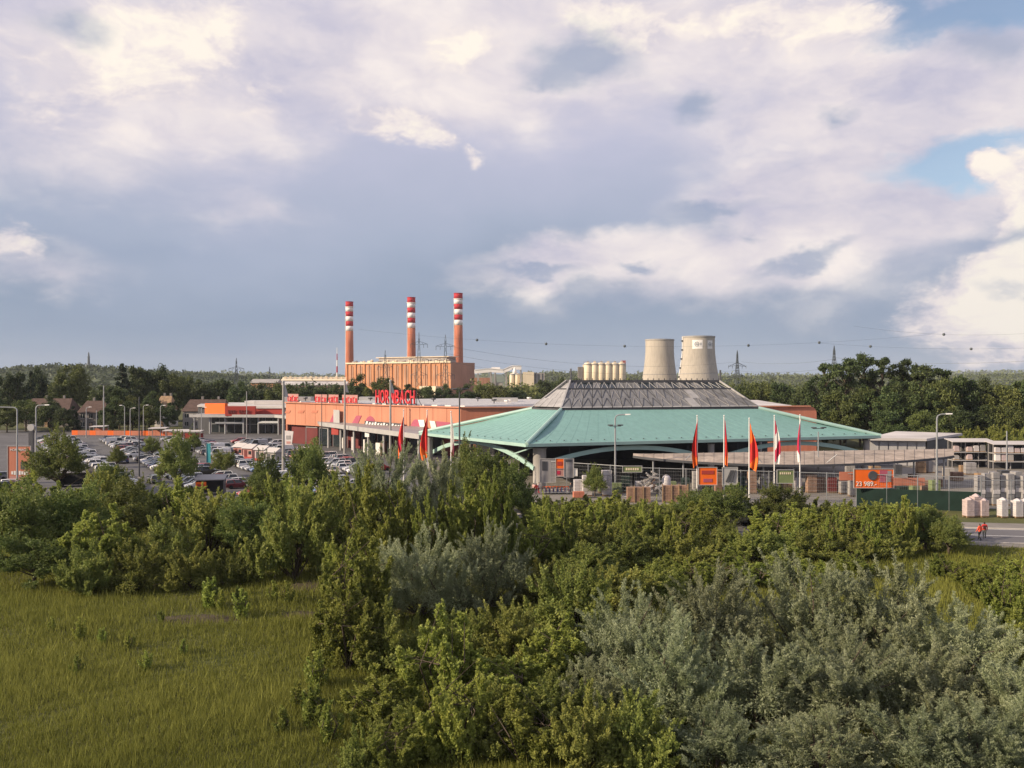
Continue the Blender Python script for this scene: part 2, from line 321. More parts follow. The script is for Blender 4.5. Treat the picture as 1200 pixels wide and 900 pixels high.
# ---------------------------------------------------------------- materials
M = dict(
    ground=mat('ground_soil', (0.065, 0.078, 0.022), 0.95, scale=0.09, c2=(0.105, 0.10, 0.032), bump=0.6, bscale=3),
    soil=mat('bare_soil', (0.045, 0.036, 0.022), 0.95, scale=0.5, c2=(0.085, 0.066, 0.045), bump=0.8, bscale=4),
    asphalt=mat('asphalt', (0.11, 0.108, 0.11), 0.9, 0.18, 0.12, bump=0.3),
    road=mat('road_asphalt', (0.13, 0.125, 0.13), 0.85, 0.12, 0.2, bump=0.3),
    paving=mat('paving', (0.20, 0.185, 0.165), 0.9, 0.12, 0.4, bump=0.3),
    kerb=mat('kerb_stone', (0.42, 0.39, 0.35), 0.9, 0.1, 1.0),
    white_line=mat('road_paint', (0.7, 0.7, 0.68), 0.7, 0.1, 2.0),
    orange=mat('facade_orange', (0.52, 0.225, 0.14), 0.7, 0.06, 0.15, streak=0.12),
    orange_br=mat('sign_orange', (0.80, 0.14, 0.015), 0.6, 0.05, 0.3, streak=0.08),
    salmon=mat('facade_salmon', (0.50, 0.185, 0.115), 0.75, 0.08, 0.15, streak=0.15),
    red=mat('sign_red', (0.34, 0.045, 0.035), 0.6, 0.1, 0.3),
    redbright=mat('letter_red', (0.62, 0.035, 0.045), 0.5, 0.06, 0.6),
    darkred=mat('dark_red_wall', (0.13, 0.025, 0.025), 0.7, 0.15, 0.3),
    plum=mat('mural_plum', (0.36, 0.085, 0.13), 0.7, 0.08, 0.4),
    magenta=mat('flag_crimson', (0.42, 0.02, 0.06), 0.7, 0.1, 0.6),
    pink=mat('faded_pink', (0.42, 0.22, 0.20), 0.8, 0.1, 0.6),
    white=mat('white_paint', (0.72, 0.70, 0.67), 0.6, 0.06, 0.5, streak=0.1),
    roofwhite=mat('roof_membrane', (0.50, 0.47, 0.45), 0.75, 0.2, 0.08),
    grey=mat('grey_metal', (0.30, 0.29, 0.29), 0.55, 0.1, 0.5, metal=0.2),
    lightgrey=mat('light_grey_metal', (0.42, 0.41, 0.40), 0.5, 0.08, 0.5, metal=0.2),
    darkgrey=mat('dark_grey_metal', (0.07, 0.072, 0.08), 0.5, 0.15, 0.5),
    steel=mat('galvanised_steel', (0.36, 0.37, 0.38), 0.45, 0.1, 1.0, metal=0.5),
    concrete=mat('concrete', (0.36, 0.34, 0.32), 0.9, 0.12, 0.3, streak=0.15, bump=0.2),
    green=mat('copper_green_roof', (0.19, 0.355, 0.32), 0.5, 0.06, 0.06, streak=0.12, spec=0.4),
    greenlight=mat('pale_green_trim', (0.32, 0.47, 0.42), 0.5, 0.06, 0.5, spec=0.4),
    beige=mat('beige_shade_roof', (0.38, 0.315, 0.26), 0.85, 0.25, 0.35, streak=0.3),
    glassdark=mat('dark_glass', (0.02, 0.028, 0.032), 0.12, 0.1, 0.5, spec=0.6),
    polyc=mat('corrugated_sheet', (0.185, 0.185, 0.185), 0.55, 0.16, 0.35, streak=0.25),
    polyl=mat('pale_corrugated_sheet', (0.36, 0.35, 0.34), 0.5, 0.15, 0.35, streak=0.2),
    brick=mat('roof_tile', (0.095, 0.062, 0.052), 0.9, 0.2, 0.8, bump=0.4, bscale=6),
    render_=mat('house_render', (0.22, 0.20, 0.185), 0.9, 0.12, 0.4, streak=0.15),
    timber=mat('timber', (0.30, 0.20, 0.12), 0.85, 0.2, 1.0),
    brownstone=mat('brown_paving_stone', (0.27, 0.17, 0.12), 0.9, 0.25, 1.5, bump=0.5, bscale=8),
    greystone=mat('grey_paving_stone', (0.27, 0.26, 0.26), 0.9, 0.2, 1.5, bump=0.5, bscale=8),
    wrap=mat('plastic_wrap', (0.52, 0.49, 0.49), 0.4, 0.12, 1.5, bump=0.5, bscale=5),
    wrappink=mat('pink_wrapped_sacks', (0.46, 0.37, 0.36), 0.5, 0.12, 2.0, bump=0.5, bscale=5),
    greenscreen=mat('green_privacy_net', (0.010, 0.026, 0.020), 0.9, 0.2, 0.8),
    olive=mat('olive_banner', (0.16, 0.20, 0.09), 0.8, 0.1, 0.8),
    teal=mat('teal_banner', (0.03, 0.22, 0.26), 0.7, 0.1, 1.0),
    bark=mat('bark', (0.085, 0.065, 0.048), 0.95, 0.25, 3.0, bump=0.6, bscale=12),
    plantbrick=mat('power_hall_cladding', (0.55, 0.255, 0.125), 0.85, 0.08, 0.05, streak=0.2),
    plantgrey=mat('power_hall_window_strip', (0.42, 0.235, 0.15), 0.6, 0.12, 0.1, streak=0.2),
    plantside=mat('power_hall_shade_tone', (0.42, 0.22, 0.15), 0.9, 0.1, 0.05, streak=0.2),  # darkened copy of the hall cladding, shade painted into the tone
    chimney=mat('chimney_brick', (0.50, 0.17, 0.095), 0.9, 0.1, 0.06, streak=0.25),
    chimred=mat('chimney_red_band', (0.42, 0.02, 0.03), 0.7, 0.08, 0.2),
    chimwhite=mat('chimney_white_band', (0.78, 0.75, 0.72), 0.7, 0.06, 0.2),
    towerc=mat('cooling_tower_concrete', (0.45, 0.405, 0.345), 0.9, 0.08, 0.03, streak=0.22),
    silo=mat('silo_cream', (0.74, 0.63, 0.46), 0.7, 0.07, 0.1, streak=0.15),
    pylon=mat('pylon_steel', (0.10, 0.115, 0.12), 0.6, 0.15, 0.5, metal=0.3),
    tyre=mat('tyre_rubber', (0.018, 0.018, 0.018), 0.9), lamp_red=mat('tail_lamp', (0.35, 0.012, 0.012), 0.25),
    lamp_clear=mat('head_lamp', (0.7, 0.7, 0.7), 0.15), flagorange=mat('flag_orange', (0.80, 0.16, 0.02), 0.75, 0.08, 1.0), flagred=mat('flag_red', (0.58, 0.03, 0.025), 0.75, 0.08, 1.0),
)

# ---------------------------------------------------------------- ground, car park, road
def sheet_poly(name, poly, z, mt, kind='structure'):
    o = MB().add([(p[0], p[1], z) for p in poly], [tuple(range(len(poly)))]).build(name, mt)
    o['kind'] = kind; return o
sheet_poly('ground', [(-9000, -600), (9000, -600), (9000, 14000), (-9000, 14000)], 0.0, M['ground'])
sheet_poly('car_park', [(-150, 122), (-8, 116), (-2, 134), (-16, 166), (-11, 192), (-60, 240), (-60, 290), (-230, 300), (-200, 150)], 0.02, M['asphalt'])
sheet_poly('yard_paving', [(-2, 118), (40, 116), (110, 109), (140, 112), (140, 190), (70, 200), (-10, 191), (-16, 166), (-2, 134)], 0.03, M['paving'])
road_pts = [(150, 77), (95, 86.5), (52, 94), (10, 103), (-40, 110), (-120, 114)]
def strip(name, pts, off0, off1, z, mt, th=None):
    A_, B_ = [], []
    for i, p in enumerate(pts):
        a = Vector(pts[max(0, i-1)]); b = Vector(pts[min(len(pts)-1, i+1)]); t = (b-a).normalized(); n = Vector((t.y, -t.x))  # n points away from the camera side
        A_.append((p[0]+n.x*off0, p[1]+n.y*off0)); B_.append((p[0]+n.x*off1, p[1]+n.y*off1))
    mb = MB()
    if th: 
        for i in range(len(pts)-1): mb.prism([A_[i], A_[i+1], B_[i+1], B_[i]][::-1], 0, th)
    else: mb.sheet([[(*p, z) for p in A_], [(*p, z) for p in B_]])
    o = mb.build(name, mt); o['kind'] = 'structure'; return o
strip('road', road_pts, -4.6, 4.6, 0.04, M['road'])
strip('pavement', road_pts, 4.9, 8.6, 0.10, M['paving'], 0.12)
strip('pavement', road_pts, -6.8, -4.9, 0.10, M['paving'], 0.12)
strip('kerb', road_pts, 4.62, 4.88, 0.15, M['kerb'], 0.15)
strip('kerb', road_pts, -4.88, -4.62, 0.15, M['kerb'], 0.15)
strip('road_marking', road_pts, -0.08, 0.08, 0.045, M['white_line'])
strip('road_marking', road_pts, 4.25, 4.4, 0.045, M['white_line'])
# bare earth in the meadow: low mound
def mound(name, c, rx, ry, h, seed):
    rg = np.random.default_rng(seed); n = 22; rows = []
    for i in range(n):
        r_ = []
        for j in range(n):
            u, w = i/(n-1)*2-1, j/(n-1)*2-1; d = math.hypot(u, w)
            z = h*max(0, 1-d*d)**1.2*(1+0.5*rg.standard_normal()*0.4)-0.03
            r_.append((c[0]+u*rx, c[1]+w*ry, z))
        rows.append(r_)
    o = MB().sheet(rows).build(name, M['soil'], smooth=True); o['kind'] = 'structure'
mound('bare_earth', (-22.5, 61, 0), 3.4, 1.3, 0.22, 3)
mound('bare_earth', (-15.5, 62, 0), 2.0, 1.1, 0.22, 4)
mound('bare_earth', (-16.5, 71, 0), 3.2, 2.6, 0.2, 5)

# ---------------------------------------------------------------- far hills
def hill(name, px0, px1, D, tops, depth, seed, mt):
    """ridge whose skyline passes through the (px, py) tops at distance D, its back falling away"""
    rg = np.random.default_rng(seed); nx, ny = 260, 26
    pxs = np.linspace(px0, px1, nx); ys = np.interp(pxs, [t[0] for t in tops], [t[1] for t in tops])
    ph = rg.uniform(0, 6.28, 40); fr = rg.uniform(0.02, 0.9, 40); am = 1/(1+fr*6)
    rows = []
    for j in range(ny):
        w = j/(ny-1); prof = math.sin(math.pi*min(1, w/0.6*0.5)) if w < 0.6 else math.cos((w-0.6)/0.4*math.pi/2)
        yy = D-depth*0.6+depth*w; row = []
        for i in range(nx):
            ht = HC-(ys[i]-447)/1000*D
            b = float(np.sum(am*np.sin(fr*pxs[i]*1.3+ph+j*fr*9)))*0.35
            row.append(((pxs[i]-600)/1000*D, yy, max(-1, (ht+b*1.2+rg.uniform(-1.6, 1.6))*prof)))
        rows.append(row)
    o = MB().sheet(rows).build(name, mt); o['kind'] = 'structure'; HILL[name] = rows; return o
HILL = {}
hm1 = mat('wooded_hill_near', (0.045, 0.065, 0.03), 0.95, scale=0.02, c2=(0.10, 0.12, 0.05), bump=1.0, bscale=0.12)
hm2 = mat('wooded_hill_far', (0.05, 0.075, 0.05), 0.95, scale=0.006, c2=(0.11, 0.13, 0.06), bump=1.0, bscale=0.06)
hill('wooded_hill', -420, 330, 1500, [(-420, 440), (-100, 437), (20, 434), (60, 431), (100, 430), (125, 432), (180, 436), (330, 445)], 500, 1, hm1)
hill('far_hills', -500, 1700, 4200, [(-500, 440), (0, 440), (250, 437), (420, 441), (700, 437), (800, 440), (1000, 440), (1150, 436), (1250, 438), (1700, 440)], 1200, 2, hm2)
hill('wooded_ridge', 600, 1500, 2300, [(600, 442), (640, 439), (700, 441), (800, 444), (1000, 443), (1200, 441), (1500, 443)], 500, 6, hm1)
# monument on the spoil heap
t = thing('hilltop_tower', 'slim grey tower on top of the wooded hill behind the car park', 'tower', at(104, 1500, 40))
MB().lathe([(7, 0), (6, 6), (3.0, 7), (2.6, 9), (2.0, 9.5)], 12).build('base', M['pylon'], t)
MB().lathe([(2.2, 9), (1.8, 18), (1.7, 19), (2.2, 19.2), (2.2, 20.5), (1.4, 21), (1.1, 26), (0.3, 29)], 12).build('shaft', M['pylon'], t)
# ---------------------------------------------------------------- power station
def wall_frame(p0, p1):
    """unit vector along a wall from p0 to p1 and its outward normal (towards the camera side)"""
    u = (Vector(p1)-Vector(p0)); u.z = 0; ln = u.length; u.normalize(); n = Vector((u.y, -u.x, 0)); return u, n, ln

def power_hall():
    a = at(407, 985); b = at(528, 905); u, n, ln = wall_frame(a, b)
    dpt = (Vector((u.y*-1, u.x, 0)))*1.0
    c = at(556, 945); back = a+(c-b)
    t = thing('power_station_hall', 'large orange clad power station hall below the three striped chimneys', 'power station', b)
    H = 37.5
    MB().prism([a, b, c, back], 0, H).build('wall', M['plantbrick'], t, world=True)
    # darker skin over the end wall: its shade is put into the colour
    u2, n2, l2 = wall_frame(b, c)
    MB().slab([b+n2*0.4, c+n2*0.4, c+n2*0.4+Vector((0, 0, H)), b+n2*0.4+Vector((0, 0, H))], 0.38).build('shade_toned_end_wall', M['plantside'], t, world=True)
    nb = 11
    for i in range(nb):
        s = (i+0.5)/nb*ln; p = a+u*s
        w = ln/nb*0.42
        q = [p-u*w/2+n*0.35+Vector((0, 0, 12)), p+u*w/2+n*0.35+Vector((0, 0, 12)), p+u*w/2+n*0.35+Vector((0, 0, H-3.5)), p-u*w/2+n*0.35+Vector((0, 0, H-3.5))]
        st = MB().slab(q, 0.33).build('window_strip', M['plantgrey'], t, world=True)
        MB().box(p+n*0.7+Vector((0, 0, 24)), (0.7, 0.7, 23), math.atan2(u.y, u.x)).build('mullion', M['plantbrick'], st, world=True)
        pp = a+u*(i/nb*ln)
        MB().box(pp+n*0.6+Vector((0, 0, H/2)), (1.6, 1.0, H-1), math.atan2(u.y, u.x)).build('pilaster', M['plantbrick'], t, world=True)
    rz = math.atan2(u.y, u.x); mid = (a+b+c+back)/4
    MB().box((a+b)/2+n*0.7+Vector((0, 0, H+0.3)), (ln+2, 2.0, 1.6), rz).build('parapet', M['silo'], t, world=True)
    MB().box(mid+u*10+Vector((0, 0, H+3.2)), (ln*0.66, 16, 6), rz).build('roof_monitor', M['concrete'], t, world=True)
    MB().box(mid+u*10+Vector((0, 0, H+6.6)), (ln*0.70, 19, 0.8), rz).build('roof_slab', M['silo'], t, world=True)
    for i in range(12):
        s = (i+0.6)/12.4*ln; p = a+u*s-n*4
        k = random.uniform(0.7, 1.3)
        MB().box(p+Vector((0, 0, H+1.4*k)), (4.2*k, 3.4, 2.8*k), rz).lathe([(1.4, 0), (1.4, 2.4*k), (2.2, 2.8*k), (0.4, 4.0*k)], 10, p+u*3.2+Vector((0, 0, H))).build('roof_vent', M['silo'] if i % 3 else M['concrete'], t, world=True)
    for s, hh, ww in ((0.05, 9, 16), (0.5, 8, 20), (0.86, 12, 22)):
        MB().box(a+u*ln*s+n*7+Vector((0, 0, hh/2)), (ww, 12, hh), rz).build('annex', M['silo'], t, world=True)
power_hall()

def chimney(px, D, top, label, r=4.6):
    t = thing('chimney', label, 'chimney', at(px, D), 0, 'striped power station chimneys')
    r0 = r*1.25; bw = top*0.052
    y0 = top-6*bw
    rr = lambda z: r0+(r-r0)*min(1, z/y0)
    MB().lathe([(r0*1.06, 0), (rr(y0*0.4), y0*0.4), (rr(y0*0.8), y0*0.8), (r, y0)], 28).build('shaft', M['chimney'], t, smooth=True)
    for i in range(6):
        z0 = y0+i*bw
        MB().lathe([(r+0.02, z0), (r+0.02, z0+bw)], 28).build('band', M['chimwhite'] if i % 2 == 0 else M['chimred'], t, smooth=True)
    MB().lathe([(r+0.5, top-bw-0.7), (r+0.9, top-bw-0.4), (r+0.9, top-bw), (r+0.5, top-bw+0.2)], 28).build('gallery', M['chimwhite'], t)
    MB().lathe([(r+0.3, top-0.1), (r+0.3, top+0.5), (r-0.7, top+0.5), (r-0.8, top-2)], 28, cap=False).build('rim', M['chimred'], t)
    MB().box((-r*0.95, -r*0.55, top*0.45), (0.7, 0.7, top*0.85)).build('ladder', M['chimwhite'], t)
chimney(409.5, 1075, 117, 'striped brick chimney at the far end of the hall, leftmost and lowest in view', 4.7)
chimney(482, 1055, 120.5, 'striped brick chimney rising behind the middle of the orange hall', 5.0)
chimney(537, 1035, 123.5, 'striped brick chimney nearest, above the right corner of the orange hall', 5.3)

def cooling_tower(px, D, top, rt, rb, label, emblem=False, ladder=False):
    t = thing('cooling_tower', label, 'cooling tower', at(px, D), 0, 'cooling towers')
    prof = []
    for i in range(15):
        s = i/14; z = 5+s*(top-5)
        w = (s-0.80)/0.80
        prof.append((math.sqrt(rt*rt*0.965*(1+0.0*s)+(rb*rb-rt*rt)*max(0, -w)**1.6 + (max(0, w)*4.2)**2*1.2), z))
    MB().lathe(prof, 48, cap=False).build('shell', M['towerc'], t, smooth=True)
    rr = prof[-1][0]
    MB().lathe([(rr-0.6, top-3), (rr-0.6, top+0.2), (rr+0.5, top+0.2), (rr+0.5, top-1.4), (rr+0.05, top-1.6)], 48, cap=False).build('rim', M['concrete'], t)
    MB().lathe([(rr-0.9, 8), (rr-0.9, top-3)], 48, cap=False).build('inner_lining', M['concrete'], t)
    for i in range(24):
        a = 2*math.pi*i/24; b = a+2*math.pi/24
        MB().bar((rb*math.cos(a), rb*math.sin(a), 0), (rb*math.cos(b)*0.995, rb*math.sin(b)*0.995, 5.3), 0.8).build('support_strut', M['concrete'], t)
    for zz in (0.33, 0.2):
        r_ = np.interp(5+zz*(top-5), [p[1] for p in prof], [p[0] for p in prof])
        MB().lathe([(r_+0.04, 5+zz*(top-5)-0.5), (r_+0.14, 5+zz*(top-5)), (r_+0.04, 5+zz*(top-5)+0.4)], 48, cap=False).build('casting_ring', M['concrete'], t)
    if ladder:
        for k in range(6):
            z = 12+k*(top-14)/5.3; a = R(252-65)
            r_ = float(np.interp(z, [p[1] for p in prof], [p[0] for p in prof]))+0.8
            MB().box((r_*math.cos(a), r_*math.sin(a), z), (2.2, 2.2, 1.6), a).build('ladder_platform', M['darkgrey'], t)
        pts = []
        for z in np.linspace(6, top, 12):
            r_ = float(np.interp(z, [p[1] for p in prof], [p[0] for p in prof]))+0.5; a = R(252-65)
            pts.append((r_*math.cos(a), r_*math.sin(a), z))
        MB().path(pts, 0.7, 6).build('ladder', M['white'], t)
    if emblem:
        def patch(a0, a1, z0, z1, off, name, mt, par):
            rows = []
            for z in np.linspace(z0, z1, 5):
                r_ = float(np.interp(z, [p[1] for p in prof], [p[0] for p in prof]))+off
                rows.append([(r_*math.cos(a), r_*math.sin(a), z) for a in np.linspace(a0, a1, 9)])
            return MB().sheet(rows).build(name, mt, par)
        def ring_mark(ac, zc, rad, off, par):
            # round emblem: ring with a stroke across, plus small bars beside it
            r_ = float(np.interp(zc, [p[1] for p in prof], [p[0] for p in prof]))+off
            mb = MB()
            for k in range(20):
                a0, a1 = 2*math.pi*k/20, 2*math.pi*(k+1)/20
                q = []
                for aa, rd in ((a0, rad*0.68), (a0, rad), (a1, rad), (a1, rad*0.68)):
                    th = ac+math.cos(aa)*rd/r_; q.append((r_*math.cos(th), r_*math.sin(th), zc+math.sin(aa)*rd))
                mb.add(q, [(0, 1, 2, 3)])
            for dx, dz, w, h in ((0, 0.2, 1.1, 0.5), (0.2, -0.5, 1.5, 0.4)):
                q = [(r_*math.cos(ac+(dx+sx*w)/r_), r_*math.sin(ac+(dx+sx*w)/r_), zc+dz+sz*h) for sx, sz in ((-1, -1), (1, -1), (1, 1), (-1, 1))]
                mb.add(q, [(0, 1, 2, 3)])
            mb.build('emblem', M['steel'], par)
            for dz in (0.9, -0.7):
                q = [(r_*math.cos(ac+(rad*1.35+sx)/r_), r_*math.sin(ac+(rad*1.35+sx)/r_), zc+dz+sz*0.55) for sx, sz in ((0, -1), (1.7, -1), (1.7, 1), (0, 1))]
                MB().add(q, [(0, 1, 2, 3)]).build('emblem_bar', M['steel'], par)
        p1 = patch(R(236), R(272), top-14.5, top-4.5, 0.15, 'emblem_panel', M['chimwhite'], t); ring_mark(R(252), top-9.3, 2.7, 0.3, p1)
        p2 = patch(R(290), R(314), top-14.5, top-5.0, 0.15, 'emblem_panel', M['chimwhite'], t); ring_mark(R(300), top-9.5, 2.2, 0.3, p2)
cooling_tower(773, 1030, 67.5, 17.3, 23.5, 'plain beige concrete cooling tower, left of the pair')
cooling_tower(818.5, 970, 68, 18.5, 26.0, 'beige cooling tower with white emblem panels and ladder, right of the pair', True, True)

# cream silo row
t = thing('silo_battery', 'cream row of round silos left of the cooling towers', 'silo', at(707, 880))
for i in range(6):
    x = -16+i*6.9; y = -3.0+abs(i-2.5)*0.4
    s_ = MB().lathe([(4.0, 0), (4.0, 35), (3.4, 36.0), (0.5, 36.6)], 20, (x, y, 0)).build('silo', M['silo'], t, smooth=True)
    MB().lathe([(4.12, 33.9), (4.25, 34.1), (4.25, 34.5), (4.12, 34.7)], 20, (x, y, 0)).build('ring', M['concrete'], s_)
    MB().box((x, y, 37.2), (2.2, 2.2, 1.6)).build('filter_box', M['silo'] if i % 2 else M['concrete'], s_)
mb = MB()
for i in range(7): mb.tube((-20.5+i*7, -7.4, 35.5), (-20.5+i*7, -7.4, 37.5), 0.12, n=5)
mb.bar((-21, -7.4, 37.5), (22.5, -7.4, 37.5), 0.2).bar((-21, -7.4, 36.6), (22.5, -7.4, 36.6), 0.15).build('railing', M['steel'], t)
MB().box((1.2, 1.5, 17.2), (44, 5, 34.4)).build('gap_fill_block', M['silo'], t)  # added block, there to brighten the dark gaps between the silos
MB().box((-23.5, 2, 16), (5.0, 8, 32)).build('stair_tower', M['render_'], t)
MB().box((20.8, -1, 36.5), (4, 4, 4)).build('head_house', M['red'], t)

# low industrial halls left of the power station
def plant_shed(name, px0, px1, D, h, label, wallm, roofm, vents=0):
    a, b = at(px0, D), at(px1, D); c = (a+b)/2; w = (b-a).length
    t = thing(name, label, 'factory', c)
    MB().box((0, 10, h*0.5), (w, 20, h)).build('wall', wallm, t)
    rf = MB().add([(-w/2-1, -1, h), (w/2+1, -1, h), (w/2+1, 21, h), (-w/2-1, 21, h), (-w/2-1, 10, h+4), (w/2+1, 10, h+4)],
             [(0, 1, 5, 4), (2, 3, 4, 5), (1, 2, 5), (3, 0, 4), (0, 3, 2, 1)]).build('roof', roofm, t)
    n = max(3, int(w/9))
    for i in range(n):
        x = -w/2+(i+0.5)*w/n
        MB().box((x, -0.15, h*0.55), (w/n*0.55, 0.3, h*0.35)).build('window', M['plantgrey'], t)
    for i in range(vents):
        x = -w/2+(i+0.5)*w/vents
        MB().box((x, 6, h+3.2), (2.6, 3.0, random.uniform(2.2, 4.2))).build('roof_vent', M['silo'], rf)
plant_shed('turbine_shed', 330, 408, 1000, 18, 'long pale industrial shed with roof vents left of the power station hall', M['silo'], M['silo'], 13)
plant_shed('brick_shed', 294, 324, 900, 15.5, 'small brick factory shed with grey side near the far pylons', M['plantbrick'], M['concrete'])
plant_shed('pale_shed', 322, 405, 930, 13, 'pale pink low factory building in front of the vented shed', M['pink'], M['roofwhite'])
# coal conveyor and silos right of the hall
t = thing('coal_conveyor', 'inclined coal conveyor gallery with white roof beside the orange hall', 'conveyor', at(590, 900))
gal = [at(556, 900, 27), at(575, 900, 28.5), at(590, 900, 27.5), at(600, 900, 31.5), at(611, 900, 31)]
for a, b in zip(gal[:-1], gal[1:]):
    g = MB().bar(a, b, 4.0, 3.6).build('gallery', M['chimwhite'], t, world=True)
    MB().bar(a+Vector((0, 0, 2.1)), b+Vector((0, 0, 2.1)), 4.8, 0.7).build('gallery_roof', M['chimwhite'], g, world=True)
for px, h in ((560, 26), (575, 28), (580, 28), (593, 27), (610, 30)):
    MB().bar(at(px, 899), at(px, 899, h), 1.3).bar(at(px+2.5, 901), at(px+0.5, 901, h), 1.0).build('trestle', M['concrete'], t, world=True)
MB().box(at(566, 915, 10.5), (18, 14, 21)).build('crusher_house', M['plantside'], t, world=True)
MB().box(at(583, 912, 8), (11, 12, 16)).build('transfer_house', M['concrete'], t, world=True)
MB().box(at(581, 903, 29.5), (9, 8, 5)).build('drive_house', M['chimwhite'], t, world=True)
t = thing('twin_silos', 'two small cream silos with a pointed cap beside the conveyor', 'silo', at(606, 870))
for x in (-5.2, 0.2):
    s_ = MB().lathe([(2.5, 0), (2.5, 24), (2.0, 24.8), (0.3, 25.4)], 18, (x, 0, 0)).build('silo', M['silo'], t, smooth=True)
    MB().lathe([(2.7, 23.6), (2.7, 24.4), (2.55, 24.5)], 18, (x, 0, 0)).build('railing', M['steel'], s_)
MB().lathe([(2.2, 25), (2.0, 28), (0.2, 31.5)], 14, (-2.5, 0, 0)).build('cap', M['chimwhite'], t)
t = thing('boiler_block', 'square industrial block with cream front and grey side behind the store roof', 'factory', at(628, 860))
MB().box((-7.5, 6, 13.3), (11, 14, 26.6)).build('front_block', M['silo'], t)
MB().box((3.5, 8, 12.8), (10.8, 14, 25.6)).build('side_block', M['concrete'], t)
for i in range(3): MB().box((-0.5+i*3.4, 0.8, 13), (0.5, 0.5, 24)).build('pipe', M['darkgrey'], t)
# distant stacks
for px, D, h, lab in ((669, 1400, 38, 'thin dark stack on the skyline left of the silo row'), (844, 1200, 33, 'thin grey stack just right of the cooling towers')):
    t = thing('thin_stack', lab, 'stack', at(px, D))
    MB().lathe([(1.7, 0), (1.3, h)], 12).build('shaft', M['darkgrey'], t); MB().lathe([(1.6, h-1.2), (1.6, h)], 12).build('collar', M['pylon'], t)
t = thing('radio_mast', 'thin red and white radio mast left of the chimneys', 'mast', at(395, 1150))
for i in range(6):
    MB().lathe([(1.5-i*0.2, 12+i*8.5), (1.3-i*0.2, 20.5+i*8.5)], 6).build('section', M['chimred'] if i % 2 == 0 else M['chimwhite'], t)
MB().lathe([(2.8, 0), (2.0, 13)], 8).build('base', M['pylon'], t)

# ---------------------------------------------------------------- pylons and power lines
def pylon(px, D, top, arms, label, rz=0.0, base=5.0, kind='tree'):
    t = thing('electricity_pylon', label, 'pylon', at(px, D), rz, 'lattice electricity pylons')
    mb = MB(); k = D/600*0.9
    def hw(z): return max(0.35, base/2*(1-z/top)**1.25+0.35*(1-z/top)+0.12)
    zs = list(np.linspace(0, top*0.93, 11))
    for sx in (-1, 1):
        for sy in (-1, 1):
            for z0, z1 in zip(zs[:-1], zs[1:]):
                mb.bar((sx*hw(z0), sy*hw(z0), z0), (sx*hw(z1), sy*hw(z1), z1), 0.30*k)
            mb.bar((sx*hw(zs[-1]), sy*hw(zs[-1]), zs[-1]), (0, 0, top), 0.24*k)
    tw = mb.build('tower_legs', M['pylon'], t)
    mb = MB()
    for z0, z1 in zip(zs[:-1], zs[1:]):
        for s in (-1, 1):
            mb.bar((-hw(z0), s*hw(z0), z0), (hw(z1), s*hw(z1), z1), 0.18*k).bar((hw(z0), s*hw(z0), z0), (-hw(z1), s*hw(z1), z1), 0.18*k)
            mb.bar((s*hw(z0), -hw(z0), z0), (s*hw(z1), hw(z1), z1), 0.18*k)
    mb.build('bracing', M['pylon'], t)
    for zf, half in arms:
        z = top*zf; mb = MB()
        for s in (-1, 1):
            for yy in (-1, 1):
                mb.bar((s*hw(z), yy*hw(z), z), (s*half, 0, z+ (0.3 if kind == 'tree' else -0.6)), 0.22*k)
                mb.bar((s*hw(z), yy*hw(z), z+1.9), (s*half, 0, z+ (0.3 if kind == 'tree' else -0.6)), 0.20*k)
            for q in (0.35, 0.68): mb.bar((s*half*q, 0, z+0.1), (s*half*(q+0.12), 0, z+1.8*(1-q)), 0.15*k)
        a = mb.build('crossarm', M['pylon'], t)
        for s in (-1, 1):
            for q in (0.98, 0.55):
                MB().tube((s*half*q, 0, z+0.2), (s*half*q, 0, z-2.0), 0.16*k, n=6).build('insulator', M['pylon'], a)
tri = [(0.80, 4.6), (0.64, 6.2), (0.48, 5.0)]
pylon(277, 760, 38, [(0.74, 6.5), (0.56, 8.0)], 'lattice pylon standing above the trees behind the red store sign', 0.2)
pylon(316, 980, 34, [(0.72, 6.0), (0.55, 7.5)], 'small distant pylon between the trees and the pale sheds', 0.3)
pylon(451.5, 560, 37.5, [(0.70, 5.0), (0.50, 5.6)], 'lattice pylon before the left half of the orange hall', 0.15)
pylon(491, 520, 47, [(0.84, 5.2), (0.64, 5.8), (0.44, 5.0)], 'lattice pylon in front of the middle striped chimney', 0.1)
pylon(522, 500, 44.5, [(0.84, 5.6), (0.66, 6.4), (0.46, 5.4)], 'lattice pylon in front of the nearest striped chimney', 0.1)
pylon(864, 600, 39, [(0.72, 6.6), (0.52, 7.2), (0.32, 6.4)], 'lattice pylon with three drooping crossarms right of the cooling towers', 0.15, kind='droop')
pylon(977.5, 520, 39, [(0.58, 5.6), (0.40, 5.0)], 'lattice pylon half hidden behind the tall tree belt', 0.1, base=6.5)
